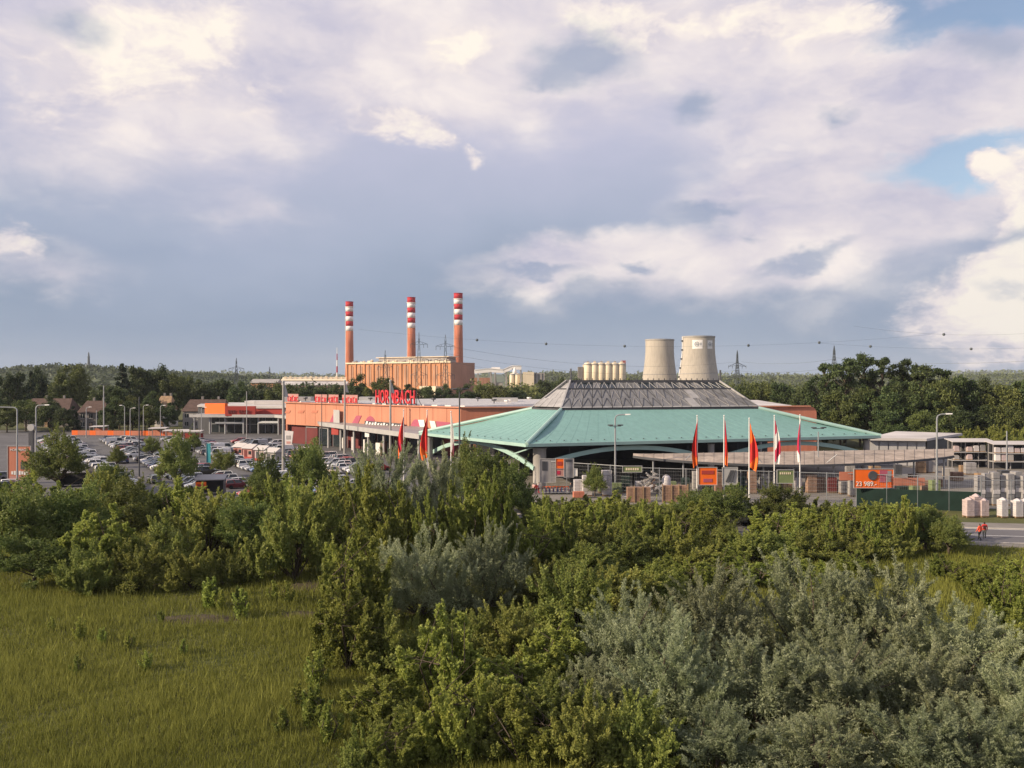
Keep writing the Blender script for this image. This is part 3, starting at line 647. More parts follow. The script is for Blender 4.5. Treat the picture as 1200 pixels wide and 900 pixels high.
def sag_line(name, label, pts, sag, r, balls=()):
    t = thing(name, label, 'power line', pts[0]); mb = MB(); allp = []
    for a, b in zip(pts[:-1], pts[1:]):
        seg = []
        for i in range(25):
            q = i/24; p = Vector(a).lerp(Vector(b), q); p.z -= sag*4*q*(1-q); seg.append(p)
        mb.path(seg, r, 4); allp += seg
    mb.build('cable', M['pylon'], t, world=True)
    for px in balls:
        p = min(allp, key=lambda q: abs(q.x/q.y*1000+600-px))
        nb_ = [q for q in allp]; k = allp.index(p)
        o_ = allp[max(0, k-1)] if p.x/p.y*1000+600 > px else allp[min(len(allp)-1, k+1)]
        f = 0 if abs(o_.x/o_.y-p.x/p.y) < 1e-6 else ((px-600)/1000-p.x/p.y)/(o_.x/o_.y-p.x/p.y)
        pp = p.lerp(o_, max(0, min(1, f)))
        MB().lathe([(0.02, -0.55), (0.40, -0.40), (0.55, 0), (0.40, 0.40), (0.02, 0.55)], 12, pp).build('marker_ball', M['pylon'], t, world=True, smooth=True)
sag_line('power_line', 'thin high cable with black marker balls above the silos and cooling towers', [at(420, 330, zat(386, 330)), at(1090, 330, zat(392, 330))], 5.6, 0.03, (559, 640, 732, 877, 960))
sag_line('power_line', 'thin cable with two black marker balls above the tall trees, lower of two', [at(960, 330, zat(402, 330)), at(1330, 330, zat(400, 330))], 2.6, 0.03, (1020, 1138))
sag_line('power_line', 'thin cable with one black marker ball before the bright cloud', [at(1000, 330, zat(382, 330)), at(1330, 300, zat(376, 300))], 4.2, 0.03, (1106,))
for i, (y0, y1) in enumerate(((424, 421), (434, 431), (444, 441))):
    sag_line('power_line', ['upper', 'middle', 'lower'][i]+' cable between the drooping pylon and the pylon behind the tree belt', [at(864+(-5 if i == 1 else 5), 600, zat(y0, 600)), at(977, 520, zat(y1, 520))], 2.0, 0.07)
    sag_line('power_line', ['upper', 'middle', 'lower'][i]+' cable running right from the pylon behind the tree belt', [at(977, 520, zat(y1-2, 520)), at(1400, 380, zat(y0-22, 380))], 6.0, 0.07)
    sag_line('power_line', ['upper', 'middle', 'lower'][i]+' cable between the hall pylons and the drooping pylon', [at(522, 500, zat(405+i*9, 500)), at(864, 600, zat(y0, 600))], 7.0, 0.06)
# ---------------------------------------------------------------- the store
W0 = at(335, 235); W1 = at(540, 190); W2 = at(957, 200)
fu, fn, flen = wall_frame(W0, W1); gu, gn, glen = wall_frame(W1, W2)
frz = math.atan2(fu.y, fu.x)
def on_line(p, q, px):
    k = (px-600)/1000; d = q-p; s = (k*p.y-p.x)/(d.x-k*d.y); return p+d*s
def fac(px, py, off=0.0):
    """point on the long orange facade under photograph column px, at the height seen at row py"""
    p = on_line(W0, W1, px); return Vector((p.x, p.y, zat(py, p.y)))+fn*off
ZT = 11.1
store = thing('home_store', 'long orange hardware store with red roof lettering and entrance canopies', 'store', W1)
V3 = lambda p, z: Vector((p.x, p.y, z))
bk0, bk1 = Vector((-38, 305, 0)), Vector((82, 285, 0))
def thick(name, a, b, z0, z1, th, mt, n, par=store):
    return MB().slab([V3(a, z0), V3(b, z0), V3(b, z1), V3(a, z1)], th).build(name, mt, par, world=True)
thick('facade_wall', W0, W1, 5.2, ZT, 0.6, M['orange'], fn)
thick('lower_wall', W0-fn*1.2, W1-fn*1.2, 0, 5.6, 0.4, M['darkred'], fn)  # dark red: the shade under the canopy is put into the wall colour
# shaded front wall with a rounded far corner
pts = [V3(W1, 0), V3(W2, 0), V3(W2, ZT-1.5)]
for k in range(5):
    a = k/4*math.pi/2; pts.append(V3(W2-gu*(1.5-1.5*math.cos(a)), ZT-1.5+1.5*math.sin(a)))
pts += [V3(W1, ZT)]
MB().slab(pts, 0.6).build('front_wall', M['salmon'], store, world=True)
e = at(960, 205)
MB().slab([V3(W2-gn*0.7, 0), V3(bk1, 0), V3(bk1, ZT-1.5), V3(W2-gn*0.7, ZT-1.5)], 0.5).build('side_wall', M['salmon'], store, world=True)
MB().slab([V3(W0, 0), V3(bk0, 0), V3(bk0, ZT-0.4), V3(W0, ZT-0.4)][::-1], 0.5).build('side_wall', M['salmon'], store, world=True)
rf = MB().slab([V3(W0-fn*0.6, ZT-0.35), V3(W1-fn*0.6-gn*0.2, ZT-0.35), V3(W2-gn*0.8-gu*1.6, ZT-0.35), V3(bk1, ZT-0.3), V3(bk0, ZT-0.3)], 0.4).build('roof', M['roofwhite'], store, world=True)
for i in range(15):     # long skylight ridges across the roof
    p = W0.lerp(W1, (i+0.4)/15)-fn*3
    q = p-fn*60+fu*2
    MB().bar(V3(p, ZT+0.12), V3(q, ZT+0.12), 2.0, 0.55).build('skylight', M['white'], rf, world=True)
for px, D, k in ((579, 215, 1.0), (594, 212, 0.8), (598, 222, 0.7), (560, 240, 0.9), (620, 250, 0.8), (470, 235, 1.0), (508, 232, 0.9), (434, 245, 0.8), (358, 245, 0.9)):
    MB().box(at(px, D, ZT+0.55*k), (0.25, 0.25, 1.1*k)).lathe([(0.5, 0), (0.7, 0.25), (0.6, 0.5)], 8, at(px, D, ZT+1.0*k)).build('roof_vent', M['darkgrey'] if px < 590 else M['white'], rf, world=True)
for px, D, w in ((592, 235, 7), (440, 250, 9), (350, 250, 8)):
    MB().box(at(px, D, ZT+0.7), (w, 4, 1.4)).build('roof_unit', M['lightgrey'], rf, world=True)
# coping along the facade
MB().bar(V3(W0, ZT+0.12), V3(W1, ZT+0.12), 0.9, 0.28).bar(V3(W1, ZT+0.12), V3(W2-gu*1.6, ZT+0.12), 0.9, 0.28).build('coping', M['orange'], store, world=True)
for k in range(1, 15):
    p = W0.lerp(W1, k/15)+fn*0.02
    MB().box((p.x, p.y, 8.2), (0.09, 0.05, 5.6), frz).build('panel_joint', M['salmon'], store, world=True)
# red roof letters
def facade_quad(name, pxs, mt, off=0.06, th=0.05, par=store):
    return MB().slab([fac(px, py, off) for px, py in pxs], th).build(name, mt, par, world=True)
sa, sb = fac(442, 474, 0.4), fac(488.5, 474, 0.4); L_ = (Vector((sb.x, sb.y, 0))-Vector((sa.x, sa.y, 0))).length
sg = thing('roof_letter_sign', 'big red letters reading HORNBACH standing on the store roof edge', 'sign', (sa.x, sa.y, ZT+0.3), frz)
for i, ch in enumerate('HORNBACH'):
    me = text_mesh(ch, 3.2, 0.35, L_/8*0.84); me.materials.append(M['redbright'])
    o = ob('letter', me, sg); o.location = (i*L_/8, 0, 0.35)
mb = MB()
for k in range(9): mb.bar((k*L_/8, 0.35, -0.1), (k*L_/8, 0.35, 3.3), 0.12).bar((k*L_/8, 0.35, 2.4), (k*L_/8, 1.8, 0), 0.1)
mb.bar((0, 0.32, 0.3), (L_, 0.32, 0.3), 0.15).bar((0, 0.32, 3.2), (L_, 0.32, 3.2), 0.12).build('support_frame', M['darkgrey'], sg)
# four smaller red and white roof boards
for i, (p0, p1, n_) in enumerate(((338, 350.5, 5), (370, 384, 4), (386, 397.5, 4), (402, 420, 6))):
    a, b = fac(p0, 472, 0.2), fac(p1, 472, 0.2); ln = (Vector((b.x-a.x, b.y-a.y, 0))).length
    bd = thing('roof_board_sign', ['pale roof board with red lettering nearest the red entrance boxes', 'red and white lettering board right of the gap on the store roof', 'red and white lettering board, third along the store roof edge', 'wide red and white lettering board just left of the big letters'][i], 'sign', (a.x, a.y, ZT+0.3), frz, 'lettering boards on the store roof')
    MB().box((ln/2, 0, 1.15), (ln, 0.15, 2.1)).build('board', M['pink'], bd)
    for k in range(n_):
        x = (k+0.5)*ln/n_; w = ln/n_*0.7; hh = random.choice((1.4, 1.5, 1.2))
        if k % 2: MB().box((x-w*0.32, -0.15, 0.2+hh/2), (w*0.25, 0.12, hh)).box((x+w*0.32, -0.15, 0.2+hh/2), (w*0.25, 0.12, hh)).box((x, -0.15, 0.2+hh*0.55), (w*0.5, 0.12, 0.3)).build('letter', M['redbright'], bd)
        else: MB().box((x-w*0.3, -0.15, 0.2+hh/2), (w*0.28, 0.12, hh)).box((x+w*0.1, -0.15, 0.2+hh*0.93), (w*0.6, 0.12, 0.28)).box((x+w*0.1, -0.15, 0.34), (w*0.6, 0.12, 0.28)).build('letter', M['redbright'], bd)
    MB().box((ln*0.2, 0.5, 0.3), (0.15, 1.0, 0.6)).box((ln*0.8, 0.5, 0.3), (0.15, 1.0, 0.6)).build('bracket', M['darkgrey'], bd)
# mural on the facade
facade_quad('mural_shape', [(386, 496), (391, 484.5), (397, 484.5), (393, 496.5)], M['plum'])
facade_quad('mural_shape', [(412, 497), (418, 487), (424, 487), (419, 498)], M['plum'])
for px0, px1 in ((334, 341), (349, 357), (365, 373)): facade_quad('mural_shape', [(px0, 484), (px0+1.5, 481), (px1, 481), (px1-1.5, 484)], M['salmon'])
def dome(px0, px1, ytop, ybot, mt, off=0.07):
    pts = [(px0, ybot), (px1, ybot)]+[((px0+px1)/2+math.cos(a)*(px1-px0)/2, ybot-(ybot-ytop)*math.sin(a)) for a in np.linspace(0, math.pi, 9)][1:-1]
    facade_quad('mural_dome', pts, mt, off)
dome(480.5, 494.5, 491.2, 507, M['plum']); dome(428, 440, 487.5, 498, M['plum'], 0.08)
facade_quad('mural_stripe', [(494, 505), (490.5, 492), (497.5, 492), (499, 505)], M['white'], 0.12)
facade_quad('mural_stripe', [(506.5, 505), (504, 493), (510, 493.5), (513, 505)], M['white'], 0.12)
facade_quad('mural_band', [(513.5, 505), (511, 493.5), (538, 496), (538, 505)], M['plum'], 0.06)
# slanted white lettering bars and dark board above the canopy
facade_quad('fascia_board', [(429, 501), (430, 493), (476, 496.5), (476, 505)], M['darkgrey'], 0.5, 0.2)
for i in range(13):
    if i == 8: continue
    x = 431+i*3.35; y = 499+i*0.32
    facade_quad('letter', [(x, y), (x+1.6, y-(4.5 if i % 3 else 5.6)), (x+3.6, y-(4.4 if i % 3 else 5.4)), (x+2.1, y+0.2)], M['white'], 0.75, 0.15)
# advertising column: grey and white printed board
facade_quad('advert_board', [(394, 497), (394, 480), (401, 480.5), (401, 497)], M['lightgrey'], 0.7, 0.2)
facade_quad('advert_print', [(395, 489), (395, 483), (400, 483), (400, 489)], M['white'], 0.76, 0.04)
facade_quad('advert_print', [(395.2, 495), (395.2, 490), (399.8, 490), (399.8, 495)], M['darkgrey'], 0.76, 0.04)
# entrance canopy
E0, E1 = at(375, 220), at(492, 169.5); cu_, cn_, cl_ = wall_frame(E0, E1)
F0, F1 = on_line(W0, W1, 372), on_line(W0, W1, 500)
cp = MB().slab([V3(E0, 6.3), V3(E1, 6.3), V3(F1, 6.5), V3(F0, 6.5)], 0.7).build('entrance_canopy', M['grey'], store, world=True)
MB().bar(V3(E0, 6.05)+cn_*0.1, V3(E1, 6.05)+cn_*0.1, 0.25, 1.0).build('canopy_fascia', M['lightgrey'], cp, world=True)
for k in range(7):
    p = E0.lerp(E1, 0.05+k/6*0.9)-cn_*1.2
    MB().tube(V3(p, 0), V3(p, 5.7), 0.28, n=10).build('column', M['lightgrey'], store, world=True)
# glazed shop front and things set into it
for k in range(9):
    p0 = W0.lerp(W1, 0.12+k*0.088)-fn*0.9; p1 = W0.lerp(W1, 0.12+k*0.088+0.076)-fn*0.9
    g = MB().slab([V3(p0, 0.1), V3(p1, 0.1), V3(p1, 4.6), V3(p0, 4.6)], 0.1).build('shop_window', M['glassdark'] if k % 3 else M['darkred'], store, world=True)  # every third pane dark red, canopy shade put into its colour
    MB().bar(V3(p0, 0.1), V3(p0, 4.7), 0.2).bar(V3(p0, 4.7), V3(p1, 4.7), 0.2).build('window_frame', M['grey'], g, world=True)
for px, py0, py1, w, mt in ((384, 529, 513, 4, 'white'), (396, 526, 512, 5, 'wrap'), (409, 530, 515, 2.5, 'white'), (429, 526, 517, 3, 'pink'), (432.5, 530, 517, 1.6, 'brick'), (425, 522, 519, 9, 'white'), (449, 533, 521, 3, 'orange_br')):
    p = on_line(E0, E1, px)-cn_*4.0
    h = zat(py1, p.y); MB().box((p.x, p.y, max(0.8, h/2)), (w*0.19, 0.6, max(1.2, h)), frz).build('display_panel', M[mt], store, world=True)
for px, py, w, h in ((427.5, 510, 1.5, 1.1), (390, 507, 2.8, 2.3)):
    p = on_line(E0, E1, px)-cn_*0.6
    MB().box((p.x, p.y, 4.9), (w, 0.2, h), frz).build('hanging_sign', M['white'] if px > 400 else M['red'], store, world=True)

# left wing with red and orange fascia boxes
wing = thing('store_wing', 'glazed store entrance wing with orange and red fascia boxes over a grey canopy', 'store', at(300, 285))
a, b = at(212, 291), at(345, 280)
MB().prism([at(232, 291), at(345, 282), at(350, 320), at(240, 330)], 0, 8.3).build('wall', M['darkgrey'], wing, world=True)
MB().prism([at(231, 290), at(346, 281), at(352, 322), at(239, 332)], 8.32, 8.9).build('roof', M['roofwhite'], wing, world=True)
MB().box(at(325, 300, 9.6), (14, 8, 1.3)).box(at(305, 310, 9.5), (9, 8, 1.1)).build('roof_unit', M['roofwhite'], wing, world=True)
def wbox(name, px0, px1, D0, D1, y0, y1, mt, th=1.2):
    p, q = at(px0, D0), at(px1, D1)
    return MB().slab([V3(p, zat(y1, D0)), V3(q, zat(y1, D1)), V3(q, zat(y0, D1)), V3(p, zat(y0, D0))], th).build(name, mt, wing, world=True)
wbox('fascia_box', 240, 263.5, 279, 274.5, 472.7, 485, M['orange_br'])
fb = wbox('fascia_box', 263.7, 299, 274.3, 274.5, 476, 487.5, M['red'])
for k in range(8):
    if k in (3,): continue
    p = at(268+k*3.2, 274.2, 7.2); MB().box(p, (0.45, 0.12, 1.0)).box(p+Vector((0.2, 0, 0.4)), (0.6, 0.12, 0.2)).build('letter', M['darkred'], fb, world=True)
wbox('fascia_strip', 299.3, 333, 277, 276, 478.8, 485.5, M['red'], 0.5); wbox('fascia_strip', 299.3, 333, 276.6, 275.6, 476.5, 478.6, M['roofwhite'], 0.5)
l0, l1, l2 = at(222, 276), at(322, 273), at(384, 240)
cp = MB().slab([V3(l0, 6.1), V3(l1, 6.1), V3(l1+Vector((2, 10, 0)), 6.3), V3(l0+Vector((0, 12, 0)), 6.3)], 0.6).slab([V3(l1, 6.1), V3(l2, 6.1), V3(l2+Vector((4, 7, 0)), 6.3), V3(l1+Vector((2, 10, 0)), 6.3)], 0.6).build('canopy', M['grey'], wing, world=True)
MB().bar(V3(l0, 5.9), V3(l1, 5.9), 0.3, 0.9).bar(V3(l1, 5.9), V3(l2, 5.9), 0.3, 0.9).build('canopy_fascia', M['lightgrey'], cp, world=True)
for px, D in ((228, 277.5), (246, 277), (264, 276.5), (285.5, 276), (303, 275.5), (326.5, 272), (345, 262), (367, 250)):
    MB().tube(at(px, D), at(px, D, 5.6), 0.3, n=10).build('column', M['steel'], wing, world=True)
for k in range(11):
    p, q = at(248+k*9, 284-k*0.6), at(248+k*9+8, 283.5-k*0.6)
    g = MB().slab([V3(p, 0.1), V3(q, 0.1), V3(q, 5.2), V3(p, 5.2)], 0.12).build('shop_window', M['glassdark'], wing, world=True)
    MB().bar(V3(p, 2.9), V3(q, 2.9), 0.18).bar(V3(p, 0.1), V3(p, 5.2), 0.2).build('window_frame', M['steel'], g, world=True)
wbox('beam', 252, 286, 276.2, 275.8, 494.5, 496.5, M['steel'], 0.3); wbox('beam', 302, 326, 275.2, 272, 493.5, 496, M['steel'], 0.3)

# ---------------------------------------------------------------- garden centre with the green hip roof
A0 = Vector((2.3, 133, 7.25)); B0 = Vector((-17.6, 163, 7.25)); C0 = Vector((66.5, 154, 7.25)); D0_ = Vector((54, 188, 7.25)); G0 = Vector((-9, 186, 7.25))
A1 = Vector((8.5, 148.5, 12.1)); B1 = Vector((3.7, 154.5, 12.1)); C1 = Vector((45.6, 158, 12.1)); D1_ = Vector((43, 172, 12.1)); G1 = Vector((7, 170, 12.1))
A2 = Vector((10.9, 160, 17.0)); B2 = Vector((10.4, 161.5, 17.0)); C2 = Vector((39.6, 163.5, 17.0)); D2_ = Vector((38.5, 167, 17.0)); G2 = Vector((11.6, 166, 17.0))
gc = thing('garden_centre', 'open garden centre under a huge pale green hip roof with a grey lantern', 'garden centre', (A0.x, A0.y, 0))
ring0 = [A0, C0, D0_, G0, B0]; ring1 = [A1, C1, D1_, G1, B1]; ring2 = [A2, C2, D2_, G2, B2]
def ladder_ring(lo, hi, fn_):
    for i in range(5): fn_(i, lo[i], lo[(i+1) % 5], hi[(i+1) % 5], hi[i])
def roofplane(i, a, b, c, d):
    # gentle sag and shallow sheet joints give the metal its relief
    n = 28 if i == 0 else 14; rows = []
    for r_ in range(9):
        v_ = r_/8; row = []
        for k in range(n+1):
            u_ = k/n; p = a.lerp(b, u_).lerp(d.lerp(c, u_), v_); p = p.copy(); p.z -= 0.45*math.sin(math.pi*v_)
            row.append(p)
        rows.append(row)
    pl = MB().sheet(rows).build('roof_plane', M['green'], gc, world=True)
    for k in range(1, n):
        u_ = k/n
        mb = MB(); pp = [Vector(rows[r_][k])+Vector((0, 0, 0.004)) for r_ in range(9)]
        for q0, q1 in zip(pp[:-1], pp[1:]): mb.bar(q0, q1, 0.03, 0.03)
        mb.build('standing_seam', M['green'], pl, world=True)
    # snow stops near the eave
    for k in range(n):
        p = a.lerp(b, (k+0.5)/n).lerp(d.lerp(c, (k+0.5)/n), 0.075)
        MB().box(p+Vector((0, 0, 0.02)), (0.22, 0.16, 0.10)).build('snow_guard', M['darkgrey'], pl, world=True)
ladder_ring(ring0, ring1, roofplane)
for i in range(5):
    a, b = ring0[i], ring0[(i+1) % 5]
    eb = MB().bar(a-Vector((0, 0, 0.22)), b-Vector((0, 0, 0.22)), 0.35, 0.5).build('eave_beam', M['greenlight'], gc, world=True)
    MB().tube(a+(a-ring1[i]).normalized()*0.1, ring1[i], 0.33, n=8).build('hip_cap', M['greenlight'], gc, world=True)
    MB().bar(ring1[i]-Vector((0, 0, 0.1)), ring1[(i+1) % 5]-Vector((0, 0, 0.1)), 0.5, 0.35).build('lantern_kerb', M['darkgrey'], gc, world=True)
    # soffit
MB().add([p-Vector((0, 0, 0.6)) for p in ring0], [(4, 3, 2, 1, 0)]).build('ceiling', M['darkgrey'], gc, world=True)
# lantern: three tiers of corrugated sheets in dark frames
rng = random.Random(11)
def lantern(i, a, b, c, d):
    n = {0: 20, 4: 4, 1: 7, 2: 14, 3: 8}[i]; tiers = ((0.035, 0.33), (0.36, 0.68), (0.71, 0.985))
    nrm = (b-a).cross(d-a).normalized()
    for ti, (v0, v1) in enumerate(tiers):
        for k in range(n):
            u0, u1 = (k+0.03)/n, (k+0.97)/n
            P_ = lambda u_, v_: a.lerp(b, u_).lerp(d.lerp(c, u_), v_)+nrm*(0.30-0.22*ti)
            q = [P_(u0, v0), P_(u1, v0), P_(u1, v1), P_(u0, v1)]
            pale = (i == 4) or rng.random() < 0.06
            mt = M['polyl'] if pale else (M['polyc'] if ti < 2 or rng.random() < 0.5 else M['glassdark'])
            nq = (q[1]-q[0]).cross(q[3]-q[0]).normalized()
            pn = MB().slab(q, 0.06).build('roof_panel', mt, gc, world=True)
            if i in (0, 4) and not pale:
                fr = MB(); off = nq*0.06
                fr.bar(q[0]+off, (q[2]+q[3])/2+off, 0.07, 0.06).bar((q[2]+q[3])/2+off, q[1]+off, 0.07, 0.06)
                fr.build('truss_bar', M['grey'] if ti < 2 and rng.random() < 0.5 else M['darkgrey'] if ti < 2 else M['lightgrey'], pn, world=True)
            if i == 0 and ti == 0:
                pz = [P_(u0, 0.0)+nrm*0.05, P_(u1-0.02/n, 0.0)+nrm*0.05, P_(u1-0.02/n, 0.032)+nrm*0.05, P_(u0, 0.032)+nrm*0.05]
                MB().slab(pz, 0.05).build('gutter_pane', M['polyl'], pn, world=True)
    for v_ in (0.0, 0.345, 0.695, 1.0):
        MB().bar(a.lerp(d, v_)+nrm*0.02, b.lerp(c, v_)+nrm*0.02, 0.25, 0.32 if v_ in (0.345, 0.0) else 0.5).build('lantern_rail', M['darkgrey'], gc, world=True)
    MB().slab([p-nrm*0.7 for p in (a, b, c, d)], 0.05).build('lantern_lining', M['polyc'], gc, world=True)
    MB().bar(a+nrm*0.2, d+nrm*0.2, 0.3, 0.3).build('lantern_hip', M['polyl'], gc, world=True)
ladder_ring(ring1, ring2, lantern)
MB().add([p for p in ring2], [(0, 1, 2, 3, 4)]).build('lantern_top', M['darkgrey'], gc, world=True)
mb = MB()
for k in range(28):
    p = A2.lerp(C2, k/27); mb.box(p+Vector((0, 0, 0.35)), (0.12, 0.3, 0.5))
mb.build('ridge_finials', M['darkgrey'], gc, world=True)
# columns, arches
def gcol(p, r):
    MB().lathe([(r*1.15, 0), (r, 0.5), (r, 6.2), (r*1.25, 6.5)], 18, p).build('column', M['concrete'], gc, world=True, smooth=True)
gcol(Vector((4.4, 136, 0)), 1.05); gcol(B0.lerp(A0, 0.04)+Vector((1.2, 0, -7.25)), 0.6)
for s in (0.49, 0.965): gcol(A0.lerp(C0, s)+Vector((0, 1.4, -7.25)), 0.55)
for p in (D0_, G0): gcol(Vector((p.x, p.y-1.5, 0)), 0.6)
def arch(a, b, s0, s1, zlo, zhi, inset):
    mb = MB(); pts = []
    for k in range(17):
        u_ = k/16; s = s0+(s1-s0)*u_; p = a.lerp(b, s)+inset; pts.append(Vector((p.x, p.y, zlo+(zhi-zlo)*(1-(2*u_-1)**2))))
    for q0, q1 in zip(pts[:-1], pts[1:]): mb.bar(q0, q1, 0.35, 0.7)
    ar = mb.build('arch', M['greenlight'], gc, world=True)
    for k in (2, 5, 8, 11, 14): MB().tube(pts[k]+Vector((0, 0, 0.3)), Vector((pts[k].x, pts[k].y, 6.4)), 0.07, n=5).build('hanger', M['darkgrey'], ar, world=True)
arch(B0, A0, 0.04, 1.0, 3.2, 6.3, Vector((1.2, 2.4, 0))); arch(A0, C0, 0.055, 0.475, 4.2, 6.2, Vector((0, 0.9, 0))); arch(A0, C0, 0.51, 0.95, 4.0, 6.2, Vector((0, 0.9, 0)))
MB().bar(A0+Vector((1.0, 1.0, -0.6)), A0+Vector((-2.6, 3.4, -2.0)), 0.18).build('strut', M['greenlight'], gc, world=True)
# interior: back wall and display racks
MB().slab([Vector((-8, 187, 0)), Vector((56, 187, 0)), Vector((56, 187, 6.2)), Vector((-8, 187, 6.2))], 0.3).build('back_wall', M['darkgrey'], gc, world=True)

# beige vaulted yard canopy
yc = thing('yard_canopy', 'long beige vaulted canopy over the sales yard before the green roof', 'canopy', at(950, 132))
rows = []
for r_ in range(9):
    v_ = r_/8; row = []
    for k in range(33):
        u_ = k/32; px = 742+(1118-742)*u_
        front = 136.5-8*math.sin(math.pi*min(1, max(0, u_*0.96+0.02)))**0.8; back = 137.5+7*u_
        D = front+(back-front)*v_; zf = 5.2-0.75*math.sin(math.pi*u_)**0.7; zb = 5.3+0.3*u_
        z = zf+(zb-zf)*v_+0.22*math.sin(math.pi*v_); p = at(px, D, z); row.append(p)
    rows.append(row)
MB().sheet(rows).sheet([[Vector(p)-Vector((0, 0, 0.25)) for p in r_][::-1] for r_ in rows]).build('shade_roof', M['beige'], yc, world=True, smooth=True)
for k in range(1, 32):
    mb = MB(); cr = [Vector(rows[r_][k])+Vector((0, 0, 0.02)) for r_ in range(9)]
    for q0, q1 in zip(cr[:-1], cr[1:]): mb.bar(q0, q1, 0.10, 0.07)
    mb.build('roof_rib', M['beige'], yc, world=True)
mb = MB()
for q0, q1 in zip(rows[0][:-1], rows[0][1:]): mb.bar(q0-Vector((0, 0, 0.15)), q1-Vector((0, 0, 0.15)), 0.2, 0.35)
mb.build('edge_beam', M['darkgrey'], yc, world=True)
for px in (760, 800, 845, 890, 935, 980, 1025, 1070, 1108):
    k = round((px-742)/376*32); p = rows[1][k]; MB().tube((p.x, p.y, 0), (p.x, p.y, p.z-0.3), 0.14, n=8).build('post', M['steel'], yc, world=True)
for px, dx in ((800, 1.4), (892, -1.4), (968, 1.8)):
    k = round((px-742)/376*32); p = rows[1][k]; MB().tube((p.x+dx, p.y-0.6, p.z+1.2), (p.x, p.y-0.2, p.z-0.4), 0.06, n=6).build('stay', M['steel'], yc, world=True)
# flat warehouse right of the canopy
wh = thing('grey_warehouse', 'flat roofed pale grey warehouse right of the green roof tip', 'warehouse', at(1050, 172))
MB().prism([at(1018, 172), at(1085, 170), at(1123, 186), at(1050, 192)], 0, 5.2).build('wall', M['lightgrey'], wh, world=True)
MB().prism([at(1015, 170.5), at(1086, 168.5), at(1128, 186), at(1050, 194)], 5.22, 5.7).build('roof', M['roofwhite'], wh, world=True)
for k in range(6): 
    p, q = at(1020+k*11, 171.6-k*0.3), at(1029.5+k*11, 171.3-k*0.3)
    MB().slab([V3(p, 0.2), V3(q, 0.2), V3(q, 5.0), V3(p, 5.0)], 0.05).build('wall_panel', M['lightgrey'], wh, world=True)
MB().prism([at(1086.5, 169.6), at(1124, 184.5), at(1123.6, 184.9), at(1086, 170)], 2.2, 5.1).build('louvre', M['darkgrey'], wh, world=True)
# ---------------------------------------------------------------- lamp posts, masts, flags
def lamp_post(px, D, h, label, arm=1, arml=2.2, r=0.11, flood=None, mt='steel'):
    t = thing('lamp_post', label, 'lamp post', at(px, D), 0, 'lamp posts')
    MB().tube((0, 0, 0), (0, 0, h*0.5), r*1.25, r, 8).tube((0, 0, h*0.5), (0, 0, h-0.5), r, r*0.8, 8).build('pole', M[mt], t)
    MB().box((0, 0, 0.12), (0.5, 0.5, 0.24)).build('base', M['concrete'], t)
    if arm:
        pts = [(0, 0, h-0.55), (arm*0.12, 0, h-0.2), (arm*0.5, 0, h), (arm*(arml-0.7), 0, h+0.05)]
        a_ = MB().path(pts, r*0.7, 6).build('arm', M[mt], t)
        MB().add([(arm*(arml-0.8), -0.16, h-0.02), (arm*(arml-0.8), 0.16, h-0.02), (arm*arml, 0.2, h+0.02), (arm*arml, -0.2, h+0.02),
                  (arm*(arml-0.8), -0.10, h+0.16), (arm*(arml-0.8), 0.10, h+0.16), (arm*arml, 0.12, h+0.16), (arm*arml, -0.12, h+0.16)],
                 [(0, 1, 2, 3), (4, 7, 6, 5), (0, 4, 5, 1), (1, 5, 6, 2), (2, 6, 7, 3), (3, 7, 4, 0)]).build('lamp_head', M['white'], a_)
    if flood:
        f = MB().bar((-0.9, 0, flood), (0.9, 0, flood), 0.1).build('crossbar', M['darkgrey'], t)
        for s in (-1, 1):
            MB().box((s*0.75, -0.15, flood+0.16), (0.8, 0.45, 0.16), s*0.2).build('floodlight', M['darkgrey'], f)
lamp_post(721, 130, 11.9, 'curved lamp post with two dark floodlights before the green roof', 1, 2.3, 0.14, 10.2)
lamp_post(959, 134, 9.6, 'lamp post with two floodlights and white camera near the last flag', 0, 0, 0.11, 9.6)
lamp_post(1098, 114, 12.6, 'tall bright lamp post with curved arm beside the price banner', 1, 2.0, 0.13)
lamp_post(1180, 150, 8.8, 'plain grey lamp post in front of the storage racks', 0, 0, 0.12)
lamp_post(20, 138, 12.8, 'lamp post with its arm bent left beside the orange board', -1, 3.6, 0.13)
lamp_post(42, 150, 12.8, 'lamp post with white head behind the orange board', 1, 2.4, 0.13)
for i, (px, D, h, f) in enumerate(((101, 258, 9.2, 0), (113, 275, 8.2, 0), (146, 262, 9.6, 0), (152.5, 255, 9.0, 0), (168, 265, 9.6, 0), (188, 262, 9.6, 0), (236, 262, 9.0, 0))):
    lamp_post(px, D, h, ORD[i]+' from the left of the slim car park lamps before the orange fence banner', (1, 0, -1, 1, 1, 1, 1)[i], 1.6, 0.12)
lamp_post(121.5, 268, 16.2, 'tallest floodlight mast above the white walled house', 0, 0, 0.18, 16.0)
lamp_post(163, 150, 14.8, 'tall dark lamp pole with twin heads standing among parked cars', 0, 0, 0.12, 5.6, 'darkgrey')
lamp_post(289, 235, 14.8, 'slim pole rising before the red fascia box', 0, 0, 0.11)
lamp_post(377, 200, 14.5, 'slim dark pole before the left part of the orange facade', 0, 0, 0.10, None, 'darkgrey')
lamp_post(538.5, 124, 16.0, 'dark pole with floodlights in front of the green roof eave', 0, 0, 0.13, 15.8, 'darkgrey')
